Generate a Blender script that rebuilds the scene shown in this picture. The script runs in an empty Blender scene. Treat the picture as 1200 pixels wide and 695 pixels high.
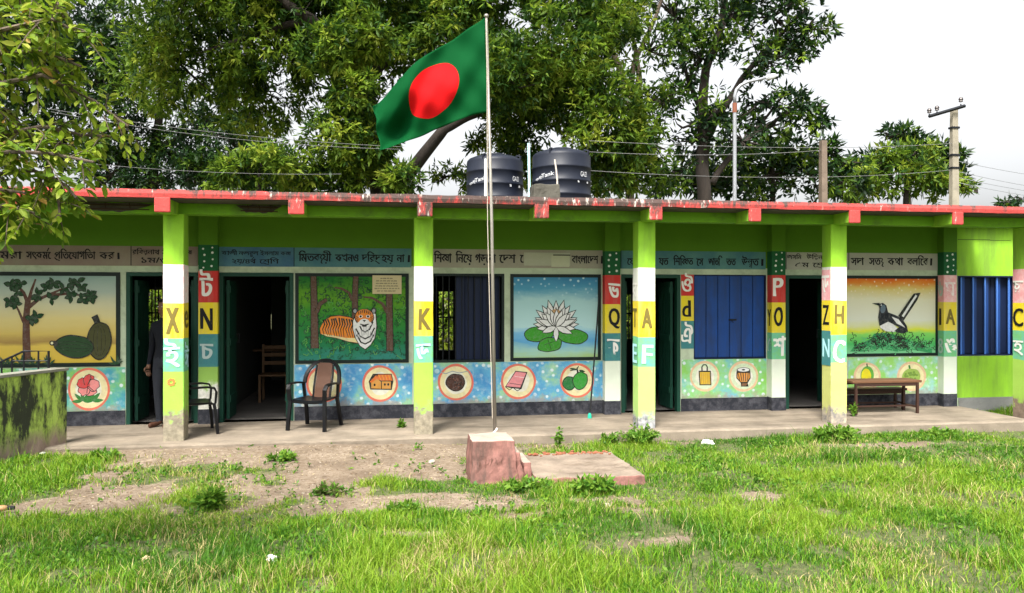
import bpy, bmesh, math, random
import numpy as np
from mathutils import Vector, Matrix, noise as mnoise
R = math.radians
rnd = random.Random(7)
rng = np.random.default_rng(7)
sc = bpy.context.scene
col = sc.collection

# ---------------------------------------------------------------- camera, light, exposure
TH = R(9.04)                      # camera turned to the right of the facade normal
FPX = 930.0                       # focal length in reference pixels (1200 wide)
EYE = 1.65                        # eye height above the veranda floor (z = 0)
cam_d = bpy.data.cameras.new('camera'); cam = bpy.data.objects.new('camera', cam_d); col.objects.link(cam)
cam.location = (0, 0, EYE); cam.rotation_euler = (R(90), 0, -TH)
cam_d.sensor_width = 36; cam_d.lens = FPX/1200*36; cam_d.clip_end = 2000; cam_d.clip_start = 0.05
sc.camera = cam

SUN_EL, SUN_AZ = R(56), R(205)    # azimuth clockwise from +Y seen from above: the sun stands behind the camera
w = bpy.data.worlds.new('World'); sc.world = w; w.use_nodes = True
wn, wl = w.node_tree.nodes, w.node_tree.links
bg = wn['Background']; sky = wn.new('ShaderNodeTexSky'); sky.sky_type = 'NISHITA'; sky.sun_disc = False
sky.sun_elevation = SUN_EL; sky.sun_rotation = SUN_AZ; sky.dust_density = 6; sky.air_density = 1.0; sky.ozone_density = 1.0
hs = wn.new('ShaderNodeHueSaturation'); hs.inputs['Saturation'].default_value = 0.12
wl.new(sky.outputs[0], hs.inputs['Color']); wl.new(hs.outputs[0], bg.inputs['Color'])
bg.inputs['Strength'].default_value = 0.15
sd = bpy.data.lights.new('sun', 'SUN'); sd.energy = 3.0; sd.angle = R(14); sd.color = (1, .95, .86)
so = bpy.data.objects.new('sun', sd); col.objects.link(so)
sv = Vector((math.sin(SUN_AZ)*math.cos(SUN_EL), math.cos(SUN_AZ)*math.cos(SUN_EL), math.sin(SUN_EL)))
so.rotation_euler = sv.to_track_quat('Z', 'Y').to_euler(); so.location = (0, 0, 30)
sc.view_settings.view_transform = 'Standard'; sc.view_settings.look = 'None'
sc.view_settings.exposure = 1.2; sc.view_settings.gamma = 1; sc.view_settings.use_curve_mapping = False
sc.cycles.max_bounces = 6; sc.cycles.diffuse_bounces = 2; sc.cycles.transparent_max_bounces = 6

# ---------------------------------------------------------------- measuring: reference pixel -> world point
ct, st = math.cos(TH), math.sin(TH)
def XY(x, Y):                     # world X where the pixel column x meets the vertical plane at depth Y
    u = (x-600)/FPX; cz = Y/(ct-u*st); return cz*(u*ct+st)
def ZY(x, y, Y):
    u = (x-600)/FPX; cz = Y/(ct-u*st); return EYE+(347.5-y)/FPX*cz
def P(x, y, Y): return Vector((XY(x, Y), Y, ZY(x, y, Y)))
def W(x, y, cz):                  # pixel at distance cz along the view axis
    u = (x-600)/FPX; return Vector((cz*(u*ct+st), cz*(ct-u*st), EYE+(347.5-y)/FPX*cz))
def G(x, y, z=-.12):              # pixel on the level z
    return W(x, y, (EYE-z)*FPX/(y-347.5))

# ---------------------------------------------------------------- materials
MATS = {}
def nodes(name):
    m = bpy.data.materials.new(name); m.use_nodes = True
    return m, m.node_tree.nodes, m.node_tree.links, m.node_tree.nodes['Principled BSDF']
def rgb(c): return (c[0], c[1], c[2], 1)
def mixc(n, l, fac, a, b, blend='MIX'):
    x = n.new('ShaderNodeMix'); x.data_type = 'RGBA'; x.blend_type = blend
    for s, v in ((x.inputs[0], fac), (x.inputs[6], a), (x.inputs[7], b)):
        if hasattr(v, 'links'): l.new(v, s)
        elif isinstance(v, (int, float)): s.default_value = v
        else: s.default_value = rgb(v)
    return x.outputs[2]
def tex_noise(n, l, scale, detail=5, rough=.6, vec=None, stretch=None):
    t = n.new('ShaderNodeTexNoise'); t.inputs['Scale'].default_value = scale
    t.inputs['Detail'].default_value = detail; t.inputs['Roughness'].default_value = rough
    g = n.new('ShaderNodeNewGeometry'); v = g.outputs['Position']
    if stretch:
        mp = n.new('ShaderNodeMapping'); mp.inputs['Scale'].default_value = stretch; l.new(v, mp.inputs[0]); v = mp.outputs[0]
    l.new(v, t.inputs['Vector']); return t.outputs['Fac']
def ramp(n, l, fac, stops):
    r = n.new('ShaderNodeValToRGB'); e = r.color_ramp.elements
    while len(e) < len(stops): e.new(.5)
    for q, (p, c) in zip(e, stops):
        q.position = p; q.color = rgb(c) if not isinstance(c, (int, float)) else (c, c, c, 1)
    l.new(fac, r.inputs[0]); return r.outputs[0]
def zfac(n, l, z0, z1, axis=2):
    g = n.new('ShaderNodeNewGeometry'); s = n.new('ShaderNodeSeparateXYZ'); l.new(g.outputs['Position'], s.inputs[0])
    m = n.new('ShaderNodeMapRange'); l.new(s.outputs[axis], m.inputs[0])
    m.inputs[1].default_value = z0; m.inputs[2].default_value = z1; return m.outputs[0]
def bump(n, l, b, fac, strength=.3, dist=.01):
    k = n.new('ShaderNodeBump'); k.inputs['Strength'].default_value = strength; k.inputs['Distance'].default_value = dist
    l.new(fac, k.inputs['Height']); l.new(k.outputs[0], b.inputs['Normal'])
def math_(n, l, op, a, b=None):
    m = n.new('ShaderNodeMath'); m.operation = op
    for i, v in enumerate((a, b)):
        if v is None: continue
        if hasattr(v, 'links'): l.new(v, m.inputs[i])
        else: m.inputs[i].default_value = v
    return m.outputs[0]
def paint(name, c, var=.18, scale=5, rough=.75, dirt=None, dirtamt=.5, streak=False, bumps=.25):
    """weathered wall paint: tone drifts, small scuffs, optional blotches of another colour"""
    if name in MATS: return MATS[name]
    m, n, l, b = nodes(name)
    f = tex_noise(n, l, scale, 6, .65)
    o = mixc(n, l, f, [k*(1-var) for k in c], [min(.9, k*(1+var)) for k in c])
    if dirt:
        d = tex_noise(n, l, scale*1.7, 8, .7, stretch=(1, 1, .18) if streak else None)
        d = ramp(n, l, d, [(.5-.12*dirtamt, 0.0), (.72, 1.0)])
        o = mixc(n, l, d, o, dirt)
    fine = tex_noise(n, l, 90, 3, .6)
    o = mixc(n, l, ramp(n, l, fine, [(.3, .82), (.6, 1.0)]), [k*.75 for k in c], o)
    l.new(o, b.inputs['Base Color']); b.inputs['Roughness'].default_value = rough
    bump(n, l, b, tex_noise(n, l, 40, 6, .7), bumps, .006); b.inputs['Specular IOR Level'].default_value = .22
    MATS[name] = m; return m
def plain(name, c, rough=.6, metal=0, var=.1):
    if name in MATS: return MATS[name]
    m, n, l, b = nodes(name)
    f = tex_noise(n, l, 14, 4)
    l.new(mixc(n, l, f, [k*(1-var) for k in c], [k*(1+var) for k in c]), b.inputs['Base Color'])
    b.inputs['Roughness'].default_value = rough; b.inputs['Metallic'].default_value = metal; b.inputs['Specular IOR Level'].default_value = .22
    MATS[name] = m; return m
def leafmat(name, a, b_, trans=.35, rough=.45):
    if name in MATS: return MATS[name]
    m, n, l, b = nodes(name)
    g = n.new('ShaderNodeNewGeometry')
    c = ramp(n, l, g.outputs['Random Per Island'], [(0, a), (.6, [(p+q)/2 for p, q in zip(a, b_)]), (1, b_)])
    l.new(c, b.inputs['Base Color']); b.inputs['Roughness'].default_value = rough
    b.inputs['Specular IOR Level'].default_value = .2
    t = n.new('ShaderNodeBsdfTranslucent'); l.new(c, t.inputs[0])
    mx = n.new('ShaderNodeMixShader'); mx.inputs[0].default_value = trans
    l.new(b.outputs[0], mx.inputs[1]); l.new(t.outputs[0], mx.inputs[2])
    l.new(mx.outputs[0], n['Material Output'].inputs['Surface'])
    MATS[name] = m; return m

# ---------------------------------------------------------------- mesh building
class MB:
    def __init__(s): s.v = []; s.f = []; s.m = []; s.mats = []
    def mi(s, mat):
        if mat not in s.mats: s.mats.append(mat)
        return s.mats.index(mat)
    def face(s, pts, mat):
        o = len(s.v); s.v += [tuple(p) for p in pts]; s.f.append(tuple(range(o, o+len(pts)))); s.m.append(s.mi(mat))
    def raw(s, vs, fs, mat):
        o = len(s.v); s.v += [tuple(p) for p in vs]; k = s.mi(mat)
        for f in fs: s.f.append(tuple(i+o for i in f)); s.m.append(k)
    def box(s, x0, x1, y0, y1, z0, z1, mat, M=None):
        vs = [Vector((x, y, z)) for z in (z0, z1) for y in (y0, y1) for x in (x0, x1)]
        if M: vs = [M@v for v in vs]
        s.raw(vs, [(0, 2, 3, 1), (4, 5, 7, 6), (0, 1, 5, 4), (2, 6, 7, 3), (0, 4, 6, 2), (1, 3, 7, 5)], mat)
    def bbox(s, x0, x1, y0, y1, z0, z1, mat, b=.01, M=None):     # box with chamfered edges
        bm = bmesh.new(); bmesh.ops.create_cube(bm, size=1)
        for v in bm.verts:
            v.co = Vector((x0+(v.co.x+.5)*(x1-x0), y0+(v.co.y+.5)*(y1-y0), z0+(v.co.z+.5)*(z1-z0)))
        bmesh.ops.bevel(bm, geom=bm.edges[:], offset=b, segments=2, affect='EDGES', profile=.5)
        bm.verts.index_update()
        s.raw([(M@v.co if M else v.co) for v in bm.verts], [[v.index for v in f.verts] for f in bm.faces], mat); bm.free()
    def tube(s, pts, rad, mat, n=8, cap=True):
        pts = [Vector(p) for p in pts]
        if not hasattr(rad, '__len__'): rad = [rad]*len(pts)
        rings = []; ref = None
        for i, p in enumerate(pts):
            t = (pts[min(i+1, len(pts)-1)]-pts[max(i-1, 0)]).normalized()
            if ref is None: ref = Vector((0, 0, 1)) if abs(t.z) < .9 else Vector((1, 0, 0))
            a = t.cross(ref).normalized(); b = a.cross(t).normalized(); ref = b
            rings.append([p+(a*math.cos(2*math.pi*k/n)+b*math.sin(2*math.pi*k/n))*rad[i] for k in range(n)])
        vs = [v for r in rings for v in r]; fs = []
        for i in range(len(rings)-1):
            for k in range(n):
                fs.append((i*n+k, i*n+(k+1) % n, (i+1)*n+(k+1) % n, (i+1)*n+k))
        if cap: fs += [tuple(range(n))[::-1], tuple(range((len(rings)-1)*n, len(rings)*n))]
        s.raw(vs, fs, mat)
    def lathe(s, prof, c, mat, n=32):
        vs = []; fs = []
        for r, z in prof:
            for k in range(n):
                a = 2*math.pi*k/n; vs.append((c[0]+r*math.cos(a), c[1]+r*math.sin(a), c[2]+z))
        for i in range(len(prof)-1):
            for k in range(n):
                fs.append((i*n+k, i*n+(k+1) % n, (i+1)*n+(k+1) % n, (i+1)*n+k))
        fs += [tuple(range(n))[::-1], tuple(range((len(prof)-1)*n, len(prof)*n))]
        s.raw(vs, fs, mat)
    def build(s, name, parent=None, smooth=False, bevel=0):
        me = bpy.data.meshes.new(name); me.from_pydata([tuple(v) for v in s.v], [], s.f); me.validate()
        for m in s.mats: me.materials.append(m)
        if len(me.polygons) == len(s.m): me.polygons.foreach_set('material_index', s.m)
        if smooth: me.polygons.foreach_set('use_smooth', [True]*len(me.polygons))
        me.update()
        o = bpy.data.objects.new(name, me); col.objects.link(o)
        if parent: o.parent = parent
        return o
def tag(o, label=None, cat=None, group=None, kind=None):
    if label: o['label'] = label
    if cat: o['category'] = cat
    if group: o['group'] = group
    if kind: o['kind'] = kind
    return o
def empty(name, label, cat, group=None, loc=(0, 0, 0), rz=0):
    o = bpy.data.objects.new(name, None); col.objects.link(o); o.location = loc; o.rotation_euler = (0, 0, rz)
    o.empty_display_size = .2
    return tag(o, label, cat, group)
def npmesh(name, verts, nper, faces_per, mats, midx, parent=None):
    """many copies of one small piece: verts (N, nper, 3); faces_per: list of quads inside one piece"""
    N = len(verts); me = bpy.data.meshes.new(name)
    v = np.ascontiguousarray(verts.reshape(-1, 3), dtype=np.float32)
    fp = np.array(faces_per, dtype=np.int32); k = fp.shape[1]
    f = (fp[None]+(np.arange(N, dtype=np.int32)*nper)[:, None, None]).reshape(-1)
    nf = N*len(fp)
    me.vertices.add(len(v)); me.vertices.foreach_set('co', v.ravel())
    me.loops.add(len(f)); me.loops.foreach_set('vertex_index', f)
    me.polygons.add(nf); me.polygons.foreach_set('loop_start', np.arange(nf, dtype=np.int32)*k)
    for m in mats: me.materials.append(m)
    me.polygons.foreach_set('material_index', np.repeat(np.asarray(midx, dtype=np.int32), len(fp)))
    me.update(calc_edges=True)
    o = bpy.data.objects.new(name, me); col.objects.link(o)
    if parent: o.parent = parent
    return o

# ---------------------------------------------------------------- lettering
GL = {}
def glyph(ch):
    if ch in GL: return GL[ch]
    def me_of(s):
        c = bpy.data.curves.new('t', 'FONT'); c.body = s; c.size = 1; c.resolution_u = 3; c.offset = .006
        o = bpy.data.objects.new('t', c); col.objects.link(o)
        me = bpy.data.meshes.new_from_object(o.evaluated_get(bpy.context.evaluated_depsgraph_get()))
        vs = [tuple(v.co[:2]) for v in me.vertices]; fs = [tuple(p.vertices) for p in me.polygons]
        bpy.data.objects.remove(o); bpy.data.curves.remove(c); bpy.data.meshes.remove(me); return vs, fs
    vs, fs = me_of(ch); v2, _ = me_of(ch+ch)
    adv = (max(p[0] for p in v2)-max(p[0] for p in vs)) if vs else .3
    GL[ch] = (vs, fs, adv); return GL[ch]
BIG = set()
def strokeq(pts, w):
    """flat polyline of width w as quads"""
    vs = []; fs = []
    for i, p in enumerate(pts):
        a = Vector(pts[max(i-1, 0)]); b = Vector(pts[min(i+1, len(pts)-1)]); t = (b-a).normalized(); nrm = Vector((-t.y, t.x))*w/2
        p = Vector(p); vs += [tuple(p+nrm), tuple(p-nrm)]
    for i in range(len(pts)-1): fs.append((2*i, 2*i+1, 2*i+3, 2*i+2))
    return vs, fs
def layout(s):
    """visual-order Bengali / Latin line -> flat (verts, faces); ^ reph, _ ro-phala, ~ ya-phala, & kssa, = double na, + double da, % nda-ro"""
    V = []; F = []; x = 0; px = 0
    def put(vs, fs, sx=1, sy=1, dx=0, dy=0):
        o = len(V); V.extend((dx+p[0]*sx, dy+p[1]*sy) for p in vs); F.extend(tuple(i+o for i in f) for f in fs)
    for ch in s:
        if ch == ' ': x += .32; continue
        if ch == '^': put(*strokeq([(x-.42, .68), (x-.2, .95)], .07)); continue
        if ch == '_': put(*strokeq([(px+.02, .12), (px+.25, -.02), (x-.1, -.16)], .075)); continue
        if ch == '~':
            put(*strokeq([(x-.02, .6), (x+.22, .55), (x+.12, .3), (x+.3, .22), (x+.16, -.06), (x+.3, -.14)], .08)); px = x; x += .34; continue
        if ch == '&':
            a = glyph('ব'); b = glyph('ষ'); put(a[0], a[1], .7, 1, x, 0); put(b[0], b[1], .85, 1, x+a[2]*.6, 0)
            px = x; x += a[2]*.6+b[2]*.85; continue
        if ch in '=+%':
            a = glyph({'=': 'ন', '+': 'দ', '%': 'ন'}[ch]); b = glyph({'=': 'ন', '+': 'দ', '%': 'দ'}[ch])
            put(a[0], a[1], 1, .75, x, .155); put(b[0], b[1], .6, .55, x+a[2]*.3, -.2); px = x; x += a[2]; continue
        vs, fs, adv = glyph(ch); put(vs, fs, 1, 1, x, 0); px = x; x += max(adv, 0)
    return V, F, x
def write(mb, s, X0, X1, Z0, h, Y, mat, fit=True):
    """text from X0 to X1 (baseline Z0, letter height h) on the wall plane Y, facing the yard"""
    V, F, wd = layout(s)
    if not V: return
    xs = [p[0] for p in V]; a, b = min(xs), max(xs); sx = (X1-X0)/(b-a); sy = h/.66
    for i, d in enumerate((-.022, .022)):                 # two strokes of the brush make the letters bold
        hand = lambda p: (mnoise.noise(Vector((p[0]*2.2+X0*5, p[1]*2.2, 1)))*.05, mnoise.noise(Vector((p[0]*1.7+X0*5, p[1]*2.2, 8)))*.06)   # an unsteady hand
        mb.raw([(X0+(p[0]-a+hand(p)[0])*sx+d*sy, Y-.00025*i, Z0+(p[1]+hand(p)[1])*sy) for p in V], F, mat)
def write_on(mb, s, o, ux, uz, wd, h, mat):
    """text on any plane: o lower-left corner, ux / uz unit axes"""
    V, F, _ = layout(s); xs = [p[0] for p in V]; ys = [p[1] for p in V]
    a, b = min(xs), max(xs); c, d = min(ys), max(ys)
    nn = ux.cross(uz)
    for i, k in enumerate((-.03, .03)):
        mb.raw([o+ux*((p[0]-a)/(b-a)*wd+k*h*.8)+uz*((p[1]-c)/(d-c)*h)+nn*.00025*i for p in V], F, mat)

# ---------------------------------------------------------------- palette
GREEN = paint('lime_green_paint', (.25, .50, .03), .18, 3, .7, dirt=(.15, .27, .04), dirtamt=.5, streak=True)
GREEN_BEAM_SHADED = paint('shaded_green_beam', (.16, .37, .02), .14, 2, .7, dirt=(.09, .17, .03), dirtamt=.3)  # column green darkened: shade of the eave put into the beam colour
WHITE = paint('white_paint', (.72, .73, .68), .12, 4, .7, dirt=(.48, .52, .38), dirtamt=.5, streak=True)
PINKWHITE = paint('faded_pink_paint', (.80, .70, .70), .10, 7, .7, dirt=(.75, .30, .32), dirtamt=.15)
SAGE = paint('sage_wall_paint', (.47, .55, .40), .12, 3, .75, dirt=(.3, .36, .25), dirtamt=.3)
YELLOW = paint('yellow_paint', (.76, .60, .02), .12, 4, .65, dirt=(.62, .50, .16), dirtamt=.45, streak=True)
RED = paint('red_paint', (.56, .035, .03), .16, 5, .65, dirt=(.45, .12, .10), dirtamt=.4, streak=True)
PINK = paint('washed_pink_paint', (.75, .34, .36), .12, 6, .7, dirt=(.8, .6, .6), dirtamt=.5)
TEAL = paint('teal_paint', (.05, .20, .22), .16, 5, .7, dirt=(.08, .27, .22), dirtamt=.4)
TEALGREEN = paint('faded_teal_green_paint', (.17, .48, .20), .16, 6, .7, dirt=(.12, .42, .42), dirtamt=.7)
DOTGREEN = paint('dark_green_paint', (.012, .10, .035), .15, 5)
BLACK = plain('black_paint', (.006, .006, .008), .6)
INK = plain('sign_ink', (.008, .008, .012), .6)
FADED = plain('faded_brown_ink', (.17, .13, .03), .7)
WINK = plain('white_lettering', (.78, .76, .72), .6)
BLUEINK = plain('pale_blue_lettering', (.45, .78, .85), .6)
BORDER = plain('dark_frame_paint', (.008, .016, .014), .5)
PLINTHM = paint('black_plinth_paint', (.022, .024, .032), .3, 6, .8, dirt=(.10, .10, .115), dirtamt=.55, bumps=.4)
DOORG = paint('door_green', (.008, .05, .032), .2, 5, .5)
BLUEP = paint('blue_shutter_paint', (.010, .055, .24), .35, 3, .45, dirt=(.02, .035, .09), dirtamt=.6, streak=True)
BLUED = paint('dark_blue_shutter_paint', (.008, .016, .05), .18, 4, .45)
IRON = plain('dark_iron', (.012, .014, .018), .5, .2)
BLUEIRON = plain('blue_iron_bar', (.06, .16, .5), .5)
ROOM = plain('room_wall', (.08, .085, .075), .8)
DARKWOOD = plain('dark_wood', (.05, .028, .016), .6)

def concrete(name, c, var=.25, scale=2.5, dark=None, stretch=(.35, 1.6, 1), stain=(.56, .74)):
    m, n, l, b = nodes(name)
    f = tex_noise(n, l, scale, 9, .68)
    o = mixc(n, l, ramp(n, l, f, [(.3, 0.0), (.7, 1.0)]), [k*(1-var) for k in c], [k*(1+var*.6) for k in c])
    st_ = tex_noise(n, l, scale*.9, 7, .75, stretch=stretch)
    o = mixc(n, l, ramp(n, l, st_, [(stain[0], 0.0), (stain[1], .8)]), o, dark or [k*.35 for k in c])
    f2 = tex_noise(n, l, 70, 4, .7); o = mixc(n, l, ramp(n, l, f2, [(.35, .8), (.6, 1.0)]), [k*.6 for k in c], o)
    l.new(o, b.inputs['Base Color']); b.inputs['Roughness'].default_value = .9; b.inputs['Specular IOR Level'].default_value = .2
    bump(n, l, b, tex_noise(n, l, 25, 8, .75), .5, .01); MATS[name] = m; return m
PORCHM = concrete('worn_porch_cement', (.235, .195, .15), .45, 1.6, (.06, .048, .036), (.3, 1.4, 1), (.50, .68))
ROOFC = concrete('weathered_roof_concrete', (.09, .085, .07))

def base_stain(name, top, bot, z0, z1, bot2=None):
    """lime paint with a ragged grey tide mark at its foot"""
    m, n, l, b = nodes(name)
    z = zfac(n, l, z0, z1); f = tex_noise(n, l, 9, 7, .7)
    s = math_(n, l, 'ADD', z, math_(n, l, 'MULTIPLY', math_(n, l, 'SUBTRACT', f, .5), 1.6))
    v = tex_noise(n, l, 5, 6, .65)
    tc = mixc(n, l, v, [k*.85 for k in top], [k*1.12 for k in top])
    bc = mixc(n, l, ramp(n, l, tex_noise(n, l, 16, 7, .7), [(.35, 0.0), (.65, 1.0)]), bot, bot2 or [k*1.9 for k in bot])
    o = mixc(n, l, ramp(n, l, s, [(.34, 0.0), (.50, .75), (.66, 1.0)]), bc, tc)
    l.new(o, b.inputs['Base Color']); b.inputs['Roughness'].default_value = .8
    bump(n, l, b, tex_noise(n, l, 30, 6, .7), .4, .008); MATS[name] = m; return m
LOWCOL = base_stain('column_foot_paint', (.28, .55, .06), (.16, .14, .10), .10, .55)
LOWCOLW = base_stain('chalky_column_foot_paint', (.38, .58, .16), (.10, .105, .115), .02, .34, (.42, .42, .42))
LOWCOLB = base_stain('tan_column_foot_paint', (.50, .52, .16), (.16, .15, .15), .02, .40, (.42, .36, .26))
LOWPIL = base_stain('pilaster_foot_paint', (.62, .68, .56), (.14, .14, .145), -.05, .30, (.22, .22, .22))
LOWPILG = base_stain('green_pilaster_foot_paint', (.26, .46, .08), (.75, .75, .68), .3, .7, (.45, .45, .4))

def fascia_mat():
    m, n, l, b = nodes('weathered_red_paint')
    f = tex_noise(n, l, 6, 7, .7)
    o = mixc(n, l, f, (.36, .024, .024), (.52, .075, .065))
    x = zfac(n, l, -2.6, .2, 0); x2 = zfac(n, l, 5.6, 3.0, 0)       # the weathered stretch in the middle of the eave
    k = math_(n, l, 'MULTIPLY', x, x2)
    g = tex_noise(n, l, 5, 8, .75, stretch=(1.4, 1, .5))
    z = zfac(n, l, 2.73, 2.83)
    d = math_(n, l, 'ADD', math_(n, l, 'ADD', g, math_(n, l, 'MULTIPLY', z, .12)), math_(n, l, 'MULTIPLY', k, .13))
    o = mixc(n, l, ramp(n, l, d, [(.57, 0.0), (.68, .95)]), o, (.05, .042, .036))
    p = tex_noise(n, l, 11, 6, .7, stretch=(1.6, 1, .35))
    o = mixc(n, l, ramp(n, l, math_(n, l, 'ADD', p, math_(n, l, 'MULTIPLY', k, .05)), [(.62, 0.0), (.70, .9)]), o, (.62, .56, .50))
    l.new(o, b.inputs['Base Color']); b.inputs['Roughness'].default_value = .85
    bump(n, l, b, tex_noise(n, l, 30, 7, .75), .6, .01); return m
FASCIA = fascia_mat()

YWALL, YCOL, YEDGE, YPORCH = 10.87, 9.54, 9.20, 9.33
CW = .225
XL, XR = -9.0, 11.5               # the school runs on past both edges of the photograph
ZT, ZS = 2.816, 2.72              # roof top, slab underside
school = empty('school_building', 'long single storey school with lime green columns, painted murals and a red roof edge', 'school building', loc=(0, YWALL, 0))
inv = Matrix.Translation((0, -YWALL, 0))
SCH = school
def part(mb, name, parent=None, **k):
    """part of the school, written in world coordinates"""
    p = parent or SCH
    o = mb.build(name, p, **k)
    if p is SCH: o.location = (0, -YWALL, 0)
    return o
X = lambda x: XY(x, YWALL)
# openings (left, right, bottom, top)
ZO, ZSILL = 1.965, .745
D = [(X(148), X(232)), (X(257), X(344)), (X(728), X(797)), (X(920.5), X(991))]
WN = [(X(499), X(591)), (X(813), X(897.5)), (X(1122), X(1189))]
ops = [(a, b, 0.0, ZO) for a, b in D]+[(a, b, ZSILL, ZO) for a, b in WN]
def wall_with_openings(mb, x0, x1, z0, z1, ya, yb, ops, mat):
    xs = sorted({x0, x1, *[v for o in ops for v in o[:2] if x0 < v < x1]})
    for a, b in zip(xs, xs[1:]):
        c = (a+b)/2; cuts = sorted((o[2], o[3]) for o in ops if o[0] < c < o[1]); z = z0
        for q0, q1 in cuts:
            if q0 > z: mb.box(a, b, ya, yb, z, q0, mat)
            z = q1
        if z < z1: mb.box(a, b, ya, yb, z, z1, mat)
m = MB(); wall_with_openings(m, XL, XR, -.35, 2.06, YWALL, YWALL+.2, ops, SAGE); part(m, 'front_wall')
GREEN_UP_SHADED = paint('shaded_green_wall', (.09, .22, .012), .16, 2, .75)  # same wall green, porch shade painted in by a darker tone
m = MB(); m.box(XL, XR, YWALL, YWALL+.2, 2.06, ZS, GREEN_UP_SHADED); part(m, 'upper_wall')
# rooms behind
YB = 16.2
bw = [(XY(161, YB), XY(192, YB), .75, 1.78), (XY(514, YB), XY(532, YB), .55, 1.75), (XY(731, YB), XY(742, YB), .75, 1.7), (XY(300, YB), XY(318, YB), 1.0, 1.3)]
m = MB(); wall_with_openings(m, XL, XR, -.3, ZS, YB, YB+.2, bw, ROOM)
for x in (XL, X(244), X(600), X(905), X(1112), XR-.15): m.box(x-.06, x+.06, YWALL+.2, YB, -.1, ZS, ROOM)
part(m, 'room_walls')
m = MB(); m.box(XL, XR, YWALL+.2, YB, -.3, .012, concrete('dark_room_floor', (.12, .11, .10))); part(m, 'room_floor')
for i, (a, b, c, d) in enumerate(bw[:3]):
    g = MB()
    for k in range(max(3, int((b-a)/.1))+1):
        xx = a+(b-a)*k/max(3, int((b-a)/.1)); g.box(xx-.012, xx+.012, YB+.08, YB+.10, c, d, IRON)
    g.box(a, b, YB+.07, YB+.11, c+(d-c)*.55, c+(d-c)*.55+.03, IRON); part(g, 'rear_window_grille')
# roof
m = MB(); m.box(XL, 8.75, YEDGE+.03, YB+.5, ZS, ZT-.004, ROOFC); m.box(8.75, XR, YWALL-.15, YB+.5, ZS, ZT-.004, ROOFC); part(m, 'roof_slab')
# eave: a slightly ragged red band
def eave(mb):
    xs = np.arange(XL, XR+.01, .06); vs = []; fs = []
    for i, x in enumerate(xs):
        t = mnoise.noise(Vector((x*2.3, 0, 0)))*.009+mnoise.noise(Vector((x*9, 4, 0)))*.005
        q = mnoise.noise(Vector((x*3.1, 9, 0)))*.007+mnoise.noise(Vector((x*11, 2, 0)))*.005
        zt = ZT+.01+t; zb = 2.735+q
        vs += [(x, YEDGE, zb), (x, YEDGE-.008, (zb+zt)/2), (x, YEDGE+.006, zt), (x, YEDGE+.16, zt+.003), (x, YEDGE+.16, zb+.01)]
        if i:
            o = 5*i
            for k in range(5): fs.append((o-5+k, o-5+(k+1) % 5, o+(k+1) % 5, o+k))
    fs += [(0, 1, 2, 3, 4), tuple(range(len(vs)-1, len(vs)-6, -1))]
    mb.raw(vs, fs, FASCIA)
m = MB(); eave(m); part(m, 'roof_edge')
# porch beam with the spalled stretch at the left where the rods show
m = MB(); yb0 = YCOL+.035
m.bbox(XL, XR, yb0, yb0+.2, 2.594, ZS, GREEN_BEAM_SHADED, .008); part(m, 'porch_beam')
SPALL = concrete('broken_concrete', (.085, .075, .06), .5, 6)
def spall(name, x0, x1, zl, zh, y, seed):
    mb = MB(); r = random.Random(seed); top = []; bot = []
    n = 14
    for i in range(n+1):
        x = x0+(x1-x0)*i/n; e = min(i, n-i)/n*2
        top.append(Vector((x, y, zh-.01+r.uniform(-.006, .006)))); bot.append(Vector((x, y, zh-.02-(zh-zl)*min(1, e*2.2)*r.uniform(.75, 1))))
    for i in range(n): mb.face([bot[i], bot[i+1], top[i+1], top[i]], SPALL)
    rust = plain('rusty_rod', (.05, .028, .018), .9)
    for k in range(2): mb.tube([(x0+.05, y-.012, zh-.035-.045*k), (x1-.04, y-.014, zh-.04-.045*k)], .006, rust, 5)
    for k in range(3):
        x = x0+(x1-x0)*(.25+.25*k); mb.tube([(x, y-.01, zh-.01), (x+.01, y-.012, zl+.03)], .005, rust, 5)
    return part(mb, name)
spall('broken_plaster', XY(277, yb0), XY(330, yb0), 2.632, 2.722, yb0-.004, 3)
spall('broken_plaster', XY(66, yb0), XY(180, yb0), 2.62, 2.722, yb0-.004, 5)
# cantilever beam ends under the eave
for xp, wpx in ((15, 17), (190, 19), (347, 19), (498, 18), (635, 17), (769, 15), (885, 14.5), (1002, 13), (1123, 12.5)):
    m = MB(); xa, xb = XY(xp-wpx/2, YEDGE), XY(xp+wpx/2, YEDGE)
    m.bbox(xa, xb, YEDGE-.004, YEDGE+.03, 2.575, 2.742, FASCIA, .012)
    m.bbox(xa+.004, xb-.004, YEDGE+.031, yb0+.05, 2.580, 2.73, GREEN, .006); part(m, 'beam_end')
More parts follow.
